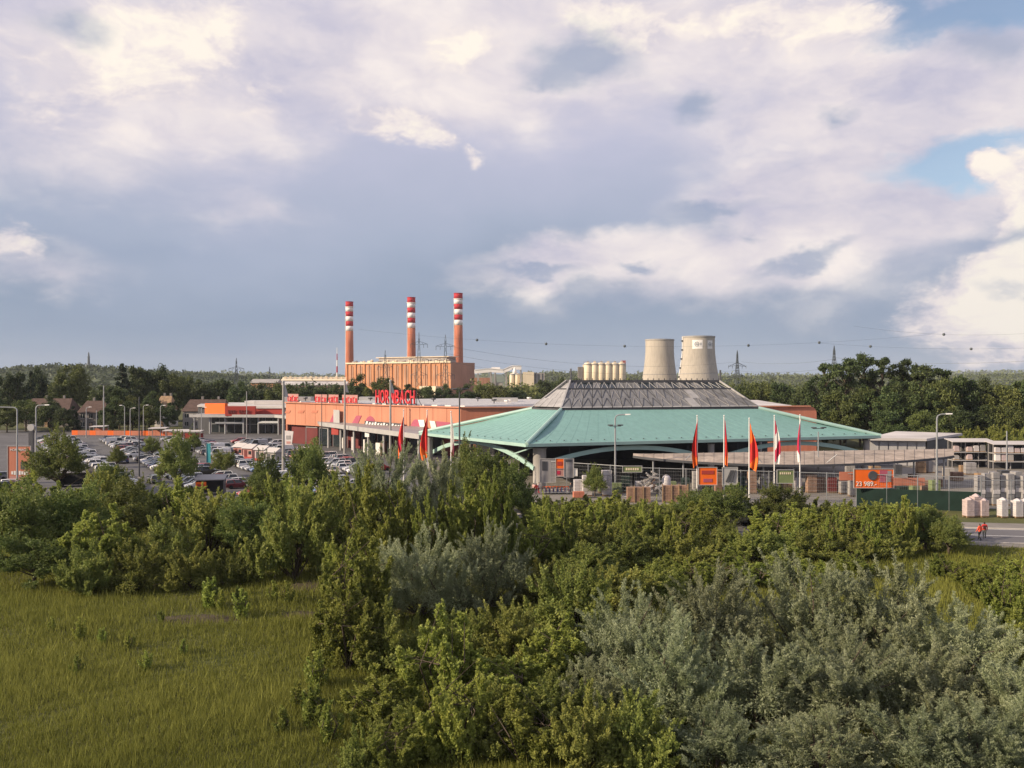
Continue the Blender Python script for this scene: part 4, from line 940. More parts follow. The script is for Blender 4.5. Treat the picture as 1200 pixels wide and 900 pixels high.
def mast(px, D, h, label):
    t = thing('flag_mast', label, 'mast', at(px, D), 0, 'tall store masts')
    MB().tube((0, 0, 0), (0, 0, h), 0.30, 0.17, 10).build('pole', M['concrete'], t)
    MB().box((0, 0, 0.2), (0.9, 0.9, 0.4)).build('base', M['concrete'], t)
    MB().add([(0.2, 0, h), (0.2, 0.03, h-2.4), (0.9, 0.2, h-2.6), (0.55, 0.1, h-1.2)], [(0, 1, 2, 3), (3, 2, 1, 0)]).build('pennant', M['roofwhite'], t)
    MB().lathe([(0.26, h), (0.26, h+0.25), (0.05, h+0.4)], 8).build('cap', M['lightgrey'], t)
mast(332, 150, 16.8, 'tall pale mast standing left of the roof boards')
mast(404, 196, 17.0, 'tall pale mast between the roof boards and the big red letters')
mast(457.5, 182, 17.0, 'tall pale mast in front of the big red letters')

def flag(px, D, top, label, cols, w=1.2, ln=6.2, seed=1, lean=0.0):
    t = thing('flag', label, 'flag', at(px, D), 0, 'hanging flags on poles')
    MB().tube((0, 0, 0), (0, 0, top), 0.10, 0.07, 8).build('pole', M['white'], t)
    MB().lathe([(0.02, top), (0.13, top+0.12), (0.02, top+0.26)], 8).build('finial', M['white'], t)
    MB().box((0, 0, 0.15), (0.6, 0.6, 0.3)).build('base', M['concrete'], t)
    rg = random.Random(seed); nr, nc = 22, 9; rows = []
    ph = rg.uniform(0, 6)
    for i in range(nr):
        v_ = i/(nr-1); z = top-0.35-ln*v_; row = []
        wid = w*(0.25+0.75*math.sin(min(1, v_*1.5)*math.pi/2))*(1-0.25*max(0, v_-0.75)/0.25)
        for j in range(nc):
            u_ = j/(nc-1)
            x = 0.09+u_*wid*0.75*(1 if lean >= 0 else -1); y = math.sin(u_*9+ph+v_*2.0)*0.22*u_**0.5*(0.4+v_); row.append((x if lean >= 0 else x, y-0.05, z-0.75*u_*w*(0.6+0.5*(1-v_))))
        rows.append(row)
    mb = MB(); nc_ = len(cols)
    for k in range(nr-1):
        mb.cur = 0
        o = len(mb.v)
        for j in range(nc-1):
            f = (k/(nr-1)*0.75+j/(nc-1)*0.25)
            mb.cur = min(nc_-1, int(f*nc_*0.999)); mb.add([rows[k][j], rows[k][j+1], rows[k+1][j+1], rows[k+1][j]], [(0, 1, 2, 3)])
    mb.build('cloth', [M[c] for c in cols], t, smooth=True)
flag(817, 121, 12.0, 'red and orange flag, first from the left of the five yard flags', ('flagred', 'flagred', 'flagorange'), 1.2, 6.4, 1, -1)
flag(848.5, 121, 12.0, 'dark red furled flag, second of the five yard flags', ('magenta', 'flagred', 'flagorange'), 0.55, 6.4, 2, 1)
flag(878, 117, 11.8, 'broad red and orange flag, third and widest of the five yard flags', ('flagorange', 'flagred', 'flagorange'), 1.5, 6.2, 3, 1)
flag(907.5, 121, 12.0, 'crimson and white flag, fourth of the five yard flags', ('magenta', 'white', 'magenta', 'white'), 1.0, 6.0, 4, 1)
flag(937.5, 121, 12.1, 'white and crimson furled flag, last of the five yard flags', ('white', 'magenta', 'magenta', 'white'), 0.6, 6.0, 5, -1)
flag(473, 128, 12.6, 'plain red flag hanging before the store canopy', ('flagred', 'flagred', 'magenta'), 1.3, 5.4, 6, -1)
flag(500.5, 126, 12.6, 'red flag with orange foot beside the white facade stripes', ('flagred', 'flagred', 'flagorange'), 1.5, 6.4, 7, -1)
flag(528.5, 126, 12.4, 'white furled flag next to the dark floodlight pole', ('white', 'white', 'plum'), 0.5, 6.0, 8, 1)

# ---------------------------------------------------------------- sales yard
def fence(name, p0, p1, h, label, n, panel_m='steel', low=None):
    t = thing(name, label, 'fence', p0); u = (p1-p0)/n
    for i in range(n+1):
        p = p0+u*i; MB().box((p.x, p.y, h/2), (0.12, 0.12, h)).build('post', M['steel'], t, world=True)
    for i in range(n):
        a, b = p0+u*i, p0+u*(i+1)
        mb = MB(); m_ = int((b-a).length/0.25)
        for k in range(1, m_): q = a.lerp(b, k/m_); mb.box((q.x, q.y, h/2), (0.012, 0.012, h-0.3))
        for k in range(1, 9): z = h*k/9; mb.bar((a.x, a.y, z), (b.x, b.y, z), 0.014)
        o = mb.build('mesh_panel', M[panel_m], t, world=True); o['kind'] = 'stuff'
        for zz in (h-0.1, 0.2): MB().bar((a.x, a.y, zz), (b.x, b.y, zz), 0.08).build('rail', M['steel'], t, world=True)
        if low and low[0] <= i < low[1]:
            MB().slab([V3(a, 0.05)+Vector((0, -0.06, 0)), V3(b, 0.05)+Vector((0, -0.06, 0)), V3(b, low[2])+Vector((0, -0.06, 0)), V3(a, low[2])+Vector((0, -0.06, 0))], 0.03).build('screen_net', M['greenscreen'], t, world=True)
FA, FB_, FC_ = at(640, 133), at(742, 124), at(1150, 111)
fence('mesh_fence', FA, FB_, 4.7, 'tall wire fence with posters beside the big concrete column', 4)
fence('mesh_fence', FB_, FC_, 4.6, 'long wire fence of the sales yard behind the five flags', 12, 'steel', (8, 12, 2.6))
fence('mesh_fence', at(1150, 113), at(1290, 113), 4.0, 'wire fence in front of the grey stacks at the yard end', 4)
def board(name, label, px0, px1, py0, py1, D, mt, cat='sign', letters=None, lm='white', group=None, frame=True):
    a, b = at(px0, D, zat(py1, D)), at(px1, D, zat(py0, D)); w, h = b.x-a.x, b.z-a.z
    t = thing(name, label, cat, (a.x, D, a.z), 0, group)
    MB().box((w/2, 0.05, h/2), (w, 0.08, h)).build('panel', M[mt], t)
    if frame: MB().box((w/2, 0, -0.04), (w+0.16, 0.14, 0.08)).box((w/2, 0, h+0.04), (w+0.16, 0.14, 0.08)).box((-0.04, 0, h/2), (0.08, 0.14, h)).box((w+0.04, 0, h/2), (0.08, 0.14, h)).build('frame', M['lightgrey'], t)
    if letters:
        for (txt, x, z, hh, ww, m_) in letters:
            me = text_mesh(txt, hh*h, 0.05, ww*w); me.materials.append(M[m_]); o = ob('lettering', me, t); o.location = (x*w, -0.04, z*h)
    return t, w, h
def blocks(t, lst, mt):
    for x, z, w, h in lst: MB().box((x, -0.015, z), (w, 0.05, h)).build('print_patch', M[mt], t)
t, w, h = board('price_banner', 'orange red banner with white price 23 989 on the yard fence', 1001, 1047, 550, 571.5, 114.6, 'orange_br', 'banner', [('23 989.-', 0.05, 0.08, 0.26, 0.52, 'white')])
blocks(t, [(w*0.75, h*0.62, w*0.2, h*0.66)], 'plum'); blocks(t, [(w*0.9, h*0.62, w*0.1, h*0.6)], 'greystone'); MB().lathe([(0.02, 0), (h*0.26, 0.02), (h*0.24, 0.06)], 16).build('round_print', M['darkgrey'], t).location = (w*0.47, -0.06, h*0.66)
t.children[-1].rotation_euler = (R(90), 0, 0)
board('long_banner', 'faded orange strip banner right of the price banner', 1047.6, 1084, 560, 569, 114.2, 'salmon', 'banner', None, 'white', None, False)
board('fence_banner', 'dull red strip banner left of the price banner', 984, 1000, 553, 563, 115.6, 'salmon', 'banner', None, 'white', None, False)
t, w, h = board('fence_board', 'orange advertising board between the first two yard flags', 819, 840, 548, 568, 119.8, 'orange_br'); blocks(t, [(w*0.5, h*0.25, w*0.5, h*0.2)], 'plum'); blocks(t, [(w*0.5, h*0.72, w*0.7, h*0.22)], 'red')
t, w, h = board('fence_board', 'black and white picture board beside the second yard flag', 847, 864, 548, 568, 118.9, 'lightgrey')
for k in range(3): MB().bar((w*(0.25+0.2*k), -0.02, h*0.15), (w*(0.6+0.13*k), -0.02, h*0.85), 0.12, 0.25).build('print_stroke', M['darkgrey'], t)
t, w, h = board('fence_board', 'olive green board with yellow lettering left of the stone heap', 730, 752, 546.5, 553, 122.9, 'olive'); blocks(t, [(w*(0.2+0.12*k), h*0.5, w*0.08, h*0.4) for k in range(6)], 'silo')
t, w, h = board('fence_board', 'olive green board between the fourth and fifth yard flags', 911, 930, 551, 566, 117.2, 'olive'); blocks(t, [(w*(0.2+0.12*k), h*0.75, w*0.07, h*0.16) for k in range(6)], 'silo')
t, w, h = board('poster', 'orange poster on the wire fence near the big column', 651.5, 660.5, 537.5, 549, 130.6, 'orange_br', 'poster'); blocks(t, [(w*0.5, h*0.5, w*0.6, h*0.4)], 'red')
t, w, h = board('poster', 'pink and white poster below the orange one', 651.5, 660.5, 549.8, 558, 130.6, 'pink', 'poster'); blocks(t, [(w*0.35, h*0.5, w*0.4, h*0.5)], 'magenta')
t, w, h = board('poster', 'grey poster with dark lettering right of the orange poster', 661.3, 672, 538, 559, 130.0, 'greystone', 'poster'); blocks(t, [(w*0.5, h*0.9, w*0.7, h*0.1)], 'darkgrey')
board('poster', 'small white sheet right of the grey poster', 672.8, 676.5, 549.5, 557.5, 129.4, 'white', 'poster')
t, w, h = board('poster', 'large pale mesh poster between the column and the orange poster', 633, 651, 538, 565, 132.4, 'grey', 'poster'); blocks(t, [(w*0.3, h*0.7, w*0.35, h*0.4)], 'darkgrey')
# goods behind the fence
rg = random.Random(5)
t = thing('stone_heap', 'heap of grey and white stone slabs left of the brown stacks', 'stone heap', at(764, 127))
for k in range(34):
    x = rg.uniform(-1.7, 1.7); z = rg.uniform(0.2, 4.2*(1-abs(x)/2.4)); L2 = rg.uniform(0.8, 1.9); a = rg.uniform(-0.9, 0.9)
    y = rg.uniform(-0.6, 0.8)
    MB().bar((x-L2/2*math.cos(a), y, max(0.1, z-L2/2*math.sin(a))), (x+L2/2*math.cos(a), y, z+L2/2*math.sin(a)), 0.5, 0.22).build('slab', M[rg.choice(('greystone', 'greystone', 'wrap', 'concrete', 'darkgrey'))], t)
def stack(name, label, p, w, d, h, mt, layers, group, rz=0.0, cat='pallet', posts=False, top='wrap'):
    t = thing(name, label, cat, p, rz, group)
    MB().box((0, -d*0.35, 0.07), (w, 0.12, 0.14)).box((0, d*0.35, 0.07), (w, 0.12, 0.14)).box((0, 0, 0.165), (w, d, 0.05)).build('pallet_base', M['timber'], t)
    lh = (h-0.2)/layers
    for k in range(layers):
        mb = MB()
        for i in range(2):
            mb.box((-w/4+i*w/2, 0, 0.2+lh*(k+0.5)), (w/2*0.965*(1-0.015*(k % 2)), d*(1-0.02*((k+i) % 2)), lh*0.93))
        mb.build('layer', M[mt], t)
    if posts:
        for s in (-1, 1): MB().box((s*(w/2+0.1), -d/2-0.05, h*0.55), (0.14, 0.14, h*1.1)).build('post', M['timber'], t)
    return t
for i, px in enumerate((739, 748, 757.5, 781, 791, 800)):
    stack('stone_stack', ORD[i]+' from the left of the brown stone stacks below the yard fence', at(px, 120), 1.05, 1.0, 2.15 if i < 3 else 2.4, 'brownstone', 6, 'brown stone stacks', 0, 'stone stack', i % 2 == 1)
t = thing('white_tank', 'pale rounded tank standing behind the brown stone stacks', 'tank', at(781, 124.5))
MB().lathe([(0.62, 0), (0.65, 2.2), (0.6, 3.0), (0.4, 3.25), (0.1, 3.3)], 14).build('vessel', M['wrap'], t, smooth=True); MB().lathe([(0.2, 3.25), (0.2, 3.4)], 10).build('lid', M['grey'], t)
for i, (px, D) in enumerate(((678, 127), (688, 126.5), (711, 127))):
    stack('white_sack_stack', ('white sack stack left of the small round tree', 'white sack stack behind the small round tree', 'white sack stack right of the small round tree')[i], at(px, D), 1.4, 1.0, 2.4+i*0.7, 'wrap', 5, 'white sack stacks', 0.1)
stack('red_brick_stack', 'orange red brick stack at the foot of the poster fence', at(678, 124.0), 1.6, 1.0, 1.0, 'salmon', 4, None, 0.1, 'brick stack')
# goods rows under the beige canopy
for i in range(30):
    px = 708+i*13.4+rg.uniform(-2, 2); D = rg.uniform(128.5, 132) if px < 1000 else rg.uniform(121, 128)
    stack('goods_stack', ORD[i]+' from the left of the mixed goods stacks under the beige canopy', at(px, D, 0.035), rg.uniform(1.1, 1.6), 1.0, rg.uniform(1.4, 3.3), rg.choice(('darkgrey', 'greystone', 'olive', 'greenscreen', 'brownstone', 'darkred', 'wrap', 'concrete', 'darkgrey', 'greenscreen')), rg.randint(3, 6), 'goods stacks under the canopy', rg.uniform(-0.15, 0.15), 'stack')
for i in range(22):
    px = 985+i*9.6+rg.uniform(-2, 2); D = rg.uniform(133, 160)
    stack('yard_stack', ORD[i]+' from the left of the stacks on the open yard behind the price banner', at(px, D, 0.035), rg.uniform(1.2, 2.0), 1.1, rg.uniform(1.2, 3.0), rg.choice(('greystone', 'brownstone', 'concrete', 'wrap', 'darkgrey', 'timber')), rg.randint(3, 6), 'stacks on the open yard', rg.uniform(-0.15, 0.15), 'stack')
# trolleys under the posters
tro = thing('trolley', 'x', 'trolley', (0, 0, 0), 0, 'garden trolleys by the posters')
MB().box((0, 0, 0.28), (0.6, 1.1, 0.06)).build('deck', M['steel'], tro)
MB().bar((-0.28, 0.55, 0.25), (-0.28, 0.62, 1.05), 0.05).bar((0.28, 0.55, 0.25), (0.28, 0.62, 1.05), 0.05).bar((-0.28, 0.62, 1.05), (0.28, 0.62, 1.05), 0.06).build('handle', M['orange_br'], tro)
mb = MB()
for k in range(5): mb.bar((-0.28, -0.5+k*0.25, 0.3), (-0.28, -0.5+k*0.25, 0.85), 0.03).bar((0.28, -0.5+k*0.25, 0.3), (0.28, -0.5+k*0.25, 0.85), 0.03)
mb.bar((-0.28, -0.5, 0.85), (-0.28, 0.5, 0.85), 0.04).bar((0.28, -0.5, 0.85), (0.28, 0.5, 0.85), 0.04).build('side_rail', mat('navy_paint', (0.03, 0.04, 0.12), 0.5), tro)
for sx in (-0.22, 0.22):
    for sy in (-0.42, 0.42): MB().tube((sx-0.03, sy, 0.1), (sx+0.03, sy, 0.1), 0.1, n=10).build('wheel', M['tyre'], tro)
freeze(tro)
for i, px in enumerate((637.5, 642, 646.5, 651, 655.5, 660, 664.5)):
    c = tro if i == 0 else copy_tree(tro)
    c.location = at(px, 128.5+0.25*(i % 2), 0.035); c.rotation_euler = (0, 0, rg.uniform(-0.25, 0.25)); c['label'] = ORD[i]+' from the left of the garden trolleys below the posters'
# racks inside the garden centre, left bay
for i, (px, D, w) in enumerate(((560, 158, 5.5), (590, 153, 5.5))):
    t = thing('plant_rack', ('left plant rack under the green roof arch', 'right plant rack under the green roof arch')[i], 'rack', at(px, D), 0, 'plant racks')
    for s in (-1, 0, 1): MB().box((s*w/2, 0, 2.2), (0.12, 0.8, 4.4)).build('upright', M['white'], t)
    for z in (1.0, 2.4, 3.8):
        sh = MB().box((0, 0, z), (w, 0.9, 0.12)).build('shelf', M['lightgrey'], t)
    for k in range(7):
        x = -w/2+0.5+k*0.75
        for z in (1.06, 2.46): 
            if rg.random() < 0.75: MB().box((x, 0, z+0.3), (0.5, 0.5, rg.uniform(0.35, 0.8))).build('goods', M[rg.choice(('wrap', 'white', 'olive', 'grey'))], t)
# long storage racks at the right
def storage_rack(px0, px1, D, h, label, seed):
    a, b = at(px0, D), at(px1, D); w = b.x-a.x; rq = random.Random(seed)
    t = thing('storage_rack', label, 'rack', a, 0, 'roofed storage racks'); n = max(3, round(w/3.0))
    for i in range(n+1):
        for y in (0, 1.6): MB().box((w*i/n, y, h/2), (0.14, 0.14, h)).build('upright', M['grey'], t)
    for z in (1.5, 3.1): MB().box((w/2, 0.5, z), (w, 2.3, 0.16)).build('beam_shelf', M['lightgrey'], t)
    MB().add([(-0.4, -0.9, h-0.1), (w+0.4, -0.9, h-0.1), (w+0.4, 2.4, h+0.35), (-0.4, 2.4, h+0.35), (-0.4, -0.9, h), (w+0.4, -0.9, h), (w+0.4, 2.4, h+0.45), (-0.4, 2.4, h+0.45)],
             [(0, 1, 2, 3), (7, 6, 5, 4), (0, 4, 5, 1), (1, 5, 6, 2), (2, 6, 7, 3), (3, 7, 4, 0)]).build('roof', M['roofwhite'], t)
    MB().box((w/2, 2.0, h/2), (w, 0.05, h)).build('back_panel', M['darkgrey'], t)
    return a, w, n
gi = 0
for (px0, px1, D, h, lab, seed) in ((1116, 1162, 168, 5.2, 'roofed storage rack right of the warehouse', 1), (1164, 1225, 165, 4.9, 'roofed storage rack at the right edge of the yard', 2)):
    a, w, n = storage_rack(px0, px1, D, h, lab, seed); m_ = int(w/1.25)
    for lev, z in ((1, 3.19), (0, 1.59)):
        for k in range(m_):
            if rg.random() < (0.12 if lev else 0.35): continue
            x = a.x+(k+0.5)*w/m_
            if x/(D)*1000+600 > 1206: continue
            hh = rg.uniform(0.8, 1.35); mt = rg.choice(('wrap', 'white', 'greystone', 'wrappink', 'concrete', 'grey', 'wrap'))
            t = thing('wrapped_pallet', f"{ORD[k]} load from the left on the {'upper' if lev else 'lower'} shelf of the {'left' if seed == 1 else 'right'} storage rack", 'pallet', (x, D-0.05, z), 0, 'loads on the storage racks')
            MB().box((0, 0, 0.08), (1.0, 1.0, 0.14)).build('pallet_base', M['timber'], t)
            MB().add([(-0.5, -0.5, 0.15), (0.5, -0.5, 0.15), (0.5, 0.5, 0.15), (-0.5, 0.5, 0.15), (-0.47, -0.47, hh), (0.47, -0.47, hh), (0.47, 0.47, hh), (-0.47, 0.47, hh)], [(4, 5, 6, 7), (0, 1, 5, 4), (1, 2, 6, 5), (2, 3, 7, 6), (3, 0, 4, 7)]).box((0, 0, hh+0.05), (0.8, 0.8, 0.1)).build('load', M[mt], t)
# grey stacks behind the right fence and wrapped pallets beside the road
for i in range(9):
    px = 1148+i*8.5
    t = stack('grey_panel_stack', ORD[i]+' from the left of the tall grey panel stacks behind the right fence', at(px, 117+0.4*(i % 2), 0.03), 0.92, 1.2, 4.1+0.25*((i*7) % 3), 'greystone', 5, 'tall grey panel stacks', 0.02*i, 'stack')
    MB().box((0, -0.62, 1.9+0.2*(i % 2)), (0.94, 0.1, 0.55)).build('torn_wrap', M['wrap'], t)
for i, (px, D, hh, mt, lab) in enumerate(((1135, 106.6, 2.5, 'wrappink', 'pinkish sack pallet nearest the lamp post, left of the pair beside the road'), (1143.5, 107, 2.9, 'wrappink', 'pinkish sack pallet, middle and tallest beside the road'), (1152, 106.8, 2.4, 'wrappink', 'pinkish sack pallet, right one of the close group beside the road'),
        (1175, 106.4, 2.5, 'wrap', 'narrow white wrapped pallet standing alone beside the road'), (1192, 106.2, 2.4, 'wrap', 'white wrapped pallet near the right picture edge'), (1203, 106.2, 2.5, 'wrap', 'white wrapped pallet cut by the right picture edge'))):
    t = stack('sack_pallet', lab, at(px, D, 0.04), 0.85 if i == 3 else 1.0, 1.0, hh*0.88, mt, 7, 'wrapped pallets beside the road', 0.12)
    MB().lathe([(0.62, hh*0.88), (0.45, hh*0.94), (0.1, hh)], 4).build('plastic_hood', M[mt], t)
# orange board at the left edge
t, w, h = board('pylon_sign', 'tall orange advertising board beside the bent lamp post', 9, 35.5, 523, 562, 142, 'salmon', 'sign', [('HORNBACH', 0.12, 0.86, 0.07, 0.76, 'white')])
blocks(t, [(w*(0.2+0.11*k), h*0.2, w*0.08, h*(0.09+0.03*(k % 2))) for k in range(7)], 'white'); blocks(t, [(w*0.72, h*0.42, w*0.3, h*0.22)], 'darkgrey'); blocks(t, [(w*0.5, h*0.06, w*0.8, h*0.08)], 'pink')
for x in (0.2, w-0.2): MB().box((x, 0.2, -t.location.z/2+0.2), (0.25, 0.25, t.location.z+0.4)).build('post', M['concrete'], t)
t = thing('bollard_sign', 'grey round topped sign post above the orange board', 'sign post', at(36.5, 150)); MB().box((0, 0, 4.2), (0.75, 0.4, 8.4)).build('post', M['darkgrey'], t); MB().tube((0, -0.22, 8.9), (0, 0.22, 8.9), 0.6, n=16).build('disc', M['lightgrey'], t)

# ---------------------------------------------------------------- houses beyond the car park
def house(px0, px1, D, eave, ridge, label, wallm='render_', roofm='brick', depth=9.0, wins=4):
    a, b = at(px0, D), at(px1, D); w = b.x-a.x; t = thing('house', label, 'house', a, 0, 'houses beyond the car park')
    MB().box((w/2, depth/2, eave/2), (w, depth, eave)).build('wall', M[wallm], t)
    o = 0.5
    r_ = MB().add([(-o, -o, eave-0.1), (w+o, -o, eave-0.1), (w+o, depth+o, eave-0.1), (-o, depth+o, eave-0.1), (0.8, depth/2, ridge), (w-0.8, depth/2, ridge)],
             [(0, 1, 5, 4), (2, 3, 4, 5), (1, 2, 5), (3, 0, 4), (3, 2, 1, 0)]).build('roof', M[roofm], t)
    for x in (w*0.35, w*0.75): MB().box((x, depth/2+0.6, ridge+0.3), (0.7, 0.7, 1.6)).build('chimney', M['render_'], r_)
    for fl in range(2):
        for k in range(wins):
            x = w*(k+0.5)/wins; z = 1.7+fl*2.9
            if z+1 > eave: continue
            g = MB().box((x, -0.03, z), (1.2, 0.12, 1.4)).build('window', M['glassdark'], t)
            MB().box((x, -0.12, z-0.78), (1.4, 0.16, 0.1)).box((x, -0.11, z), (0.07, 0.06, 1.4)).build('window_frame', M['white'], g)
    MB().box((w*0.5, -0.04, 1.05), (1.1, 0.14, 2.1)).build('door', M['timber'], t)
house(28, 80, 318, 6.3, 10.6, 'long brown roofed house behind the bushes near the left edge')
house(92, 121, 305, 6.0, 10.0, 'white walled house with brown hipped roof behind the lamp posts', 'render_', 'brick', 9, 3)
house(181, 199, 320, 6.5, 11.5, 'small pale gabled house between dark trees', 'white', 'timber', 8, 2)
house(214, 262, 308, 6.3, 10.4, 'grey walled house with brown roof left of the orange fascia box', 'concrete', 'brick', 10, 5)
# orange hoarding along the back of the car park, and the low sheds on it
t = thing('orange_hoarding', 'long low orange banner fence along the back of the car park', 'fence', at(84, 265))
for i in range(16):
    p, q = at(84+i*7, 266-i*0.2), at(84+i*7+6.9, 265.8-i*0.2)
    b = MB().slab([V3(p, 0.3), V3(q, 0.3), V3(q, 1.75), V3(p, 1.75)], 0.06).build('banner_panel', M['salmon'] if i % 3 else M['orange_br'], t, world=True)
    MB().box((p.x, p.y+0.1, 0.9), (0.1, 0.1, 1.8)).build('post', M['grey'], t, world=True)
for i, (px, D, w) in enumerate(((207, 250, 7.5), (225, 246, 6.0), (186, 262, 5.5), (116, 272, 5))):
    t = thing('cart_shelter', ('white roofed cart shelter below the grey walled house', 'white roofed cart shelter left of the teal banner', 'small white shelter at the end of the orange banner fence', 'small white shelter behind the orange banner fence')[i], 'shelter', at(px, D))
    MB().add([(-w/2, -1.5, 2.5), (w/2, -1.5, 2.6), (w/2, 1.5, 2.8), (-w/2, 1.5, 2.7), (-w/2, -1.5, 2.65), (w/2, -1.5, 2.75), (w/2, 1.5, 2.95), (-w/2, 1.5, 2.85)], [(3, 2, 1, 0), (4, 5, 6, 7), (0, 1, 5, 4), (1, 2, 6, 5), (2, 3, 7, 6), (3, 0, 4, 7)]).build('roof', M['roofwhite'], t)
    for sx in (-1, 1):
        for sy in (-1, 1): MB().tube((sx*(w/2-0.2), sy*1.3, 0), (sx*(w/2-0.2), sy*1.3, 2.65), 0.07, n=6).build('post', M['steel'], t)
    MB().box((0, 1.35, 1.2), (w-0.6, 0.06, 1.6)).build('back_panel', M['salmon'] if i != 1 else M['red'], t)
# red and white market huts
for i, (px, D, mt) in enumerate(((283.5, 192, 'pink'), (295, 188, 'pink'), (309, 184, 'wrappink'), (322, 178, 'concrete'))):
    t = thing('sales_hut', ORD[i]+' from the left of the white roofed sales huts in the car park', 'hut', at(px, D, 0.02), R(-28), 'white roofed sales huts')
    MB().box((0, 0, 1.15), (2.6, 2.6, 2.3)).build('wall', M[mt], t)
    MB().add([(-1.6, -1.7, 2.3), (1.6, -1.7, 2.3), (1.6, 1.7, 2.3), (-1.6, 1.7, 2.3), (-1.6, 0, 3.2), (1.6, 0, 3.2)], [(0, 1, 5, 4), (2, 3, 4, 5), (1, 2, 5), (3, 0, 4), (3, 2, 1, 0)]).build('roof', M['roofwhite'], t)
    MB().box((-0.5, -1.31, 1.0), (0.9, 0.06, 1.9)).build('door', M['darkred'] if i < 2 else M['darkgrey'], t); MB().box((0.7, -1.31, 1.4), (0.8, 0.06, 0.8)).build('window', M['glassdark'], t)
    MB().box((0.0, -1.33, 0.25), (2.5, 0.05, 0.45)).build('plinth', M['red'], t)
# teal beach banner, leaning sign, dark shelter with orange board
t = thing('teal_banner', 'upright teal banner flag in the middle of the parked cars', 'banner', at(241.5, 172, 0.02))
MB().tube((0, 0, 0), (0, 0, 4.6), 0.05, n=6).build('pole', M['steel'], t); MB().sheet([[(0.02+0.9*u_, 0.08*math.sin(u_*3+z*2), 0.5+z*4.0) for u_ in (0, 0.33, 0.66, 1.0)] for z in np.linspace(0, 1, 8)]).build('cloth', M['teal'], t)
t = thing('leaning_board', 'large pale tilted print board under the entrance wing canopy', 'board', at(338, 222, 0.02), R(-20))
MB().add([(-1.2, 0, 0), (0.9, 0, 0), (1.5, 0, 4.0), (-1.2, 0, 4.2), (-1.2, 0.15, 0), (0.9, 0.15, 0), (1.5, 0.15, 4.0), (-1.2, 0.15, 4.2)], [(0, 1, 2, 3), (7, 6, 5, 4), (1, 5, 6, 2), (2, 6, 7, 3), (3, 7, 4, 0)]).build('panel', M['wrap'], t)
MB().box((0, -0.03, 2.4), (1.4, 0.05, 1.0)).build('print', M['greystone'], t); MB().box((0, -0.03, 1.1), (1.2, 0.05, 0.6)).build('print', M['pink'], t)
for i, (px, D, w, lab) in enumerate(((247, 128, 3.9, 'dark cart shelter with grey roof and orange board in the front of the car park'), (303, 122, 2.8, 'small dark shelter with brick red panel behind the front bushes'), (88, 138, 4.2, 'grey roofed low kiosk beside the pale wall near the dark round tree'))):
    t = thing('trolley_shelter', lab, 'shelter', at(px, D, 0.02), R(12))
    MB().add([(-w/2-0.2, -1.5, 2.3), (w/2+0.2, -1.5, 2.3), (w/2+0.2, 1.7, 2.75), (-w/2-0.2, 1.7, 2.75), (-w/2-0.2, -1.5, 2.42), (w/2+0.2, -1.5, 2.42), (w/2+0.2, 1.7, 2.87), (-w/2-0.2, 1.7, 2.87)], [(3, 2, 1, 0), (4, 5, 6, 7), (0, 1, 5, 4), (1, 2, 6, 5), (2, 3, 7, 6), (3, 0, 4, 7)]).build('roof', M['grey'], t)
    MB().box((0, 1.5, 1.3), (w, 0.08, 2.4)).box((-w/2, 0, 1.1), (0.08, 2.9, 2.2)).box((w/2, 0, 1.1), (0.08, 2.9, 2.2)).build('wall', M['darkgrey'], t)
    if i < 2:
        b = MB().box((-w/2+0.75, -1.56, 1.55), (1.5, 0.1, 1.1)).build('board', M['orange_br'] if i == 0 else M['salmon'], t)
        MB().box((-w/2+0.75, -1.63, 1.6), (1.0, 0.05, 0.35)).build('lettering', M['red'], b)
    else: MB().box((2.4, -0.4, 1.6), (0.9, 0.4, 3.2)).build('side_wall', M['render_'], t)
# ---------------------------------------------------------------- parked cars
PAINT = {}
def paint(nm, c):
    mt = bpy.data.materials.new('car_paint_'+nm); mt.use_nodes = True; b = mt.node_tree.nodes['Principled BSDF']
    b.inputs['Base Color'].default_value = (*c, 1); b.inputs['Roughness'].default_value = 0.35; b.inputs['Coat Weight'].default_value = 0.6; b.inputs['Coat Roughness'].default_value = 0.08
    N = mt.node_tree.nodes; L = mt.node_tree.links; n = N.new('ShaderNodeTexNoise'); n.inputs['Scale'].default_value = 1.5
    r = N.new('ShaderNodeMapRange'); r.inputs[3].default_value = 0.28; r.inputs[4].default_value = 0.5; L.new(n.outputs['Fac'], r.inputs[0]); L.new(r.outputs[0], b.inputs['Roughness'])
    PAINT[nm] = mt
for nm, c in (('white', (0.70, 0.69, 0.67)), ('silver', (0.40, 0.40, 0.41)), ('grey', (0.14, 0.145, 0.15)), ('black', (0.018, 0.018, 0.02)), ('dark blue', (0.02, 0.035, 0.10)), ('red', (0.34, 0.018, 0.02)), ('dark red', (0.13, 0.012, 0.018)), ('beige', (0.36, 0.31, 0.25)), ('blue', (0.03, 0.10, 0.28))): paint(nm, c)
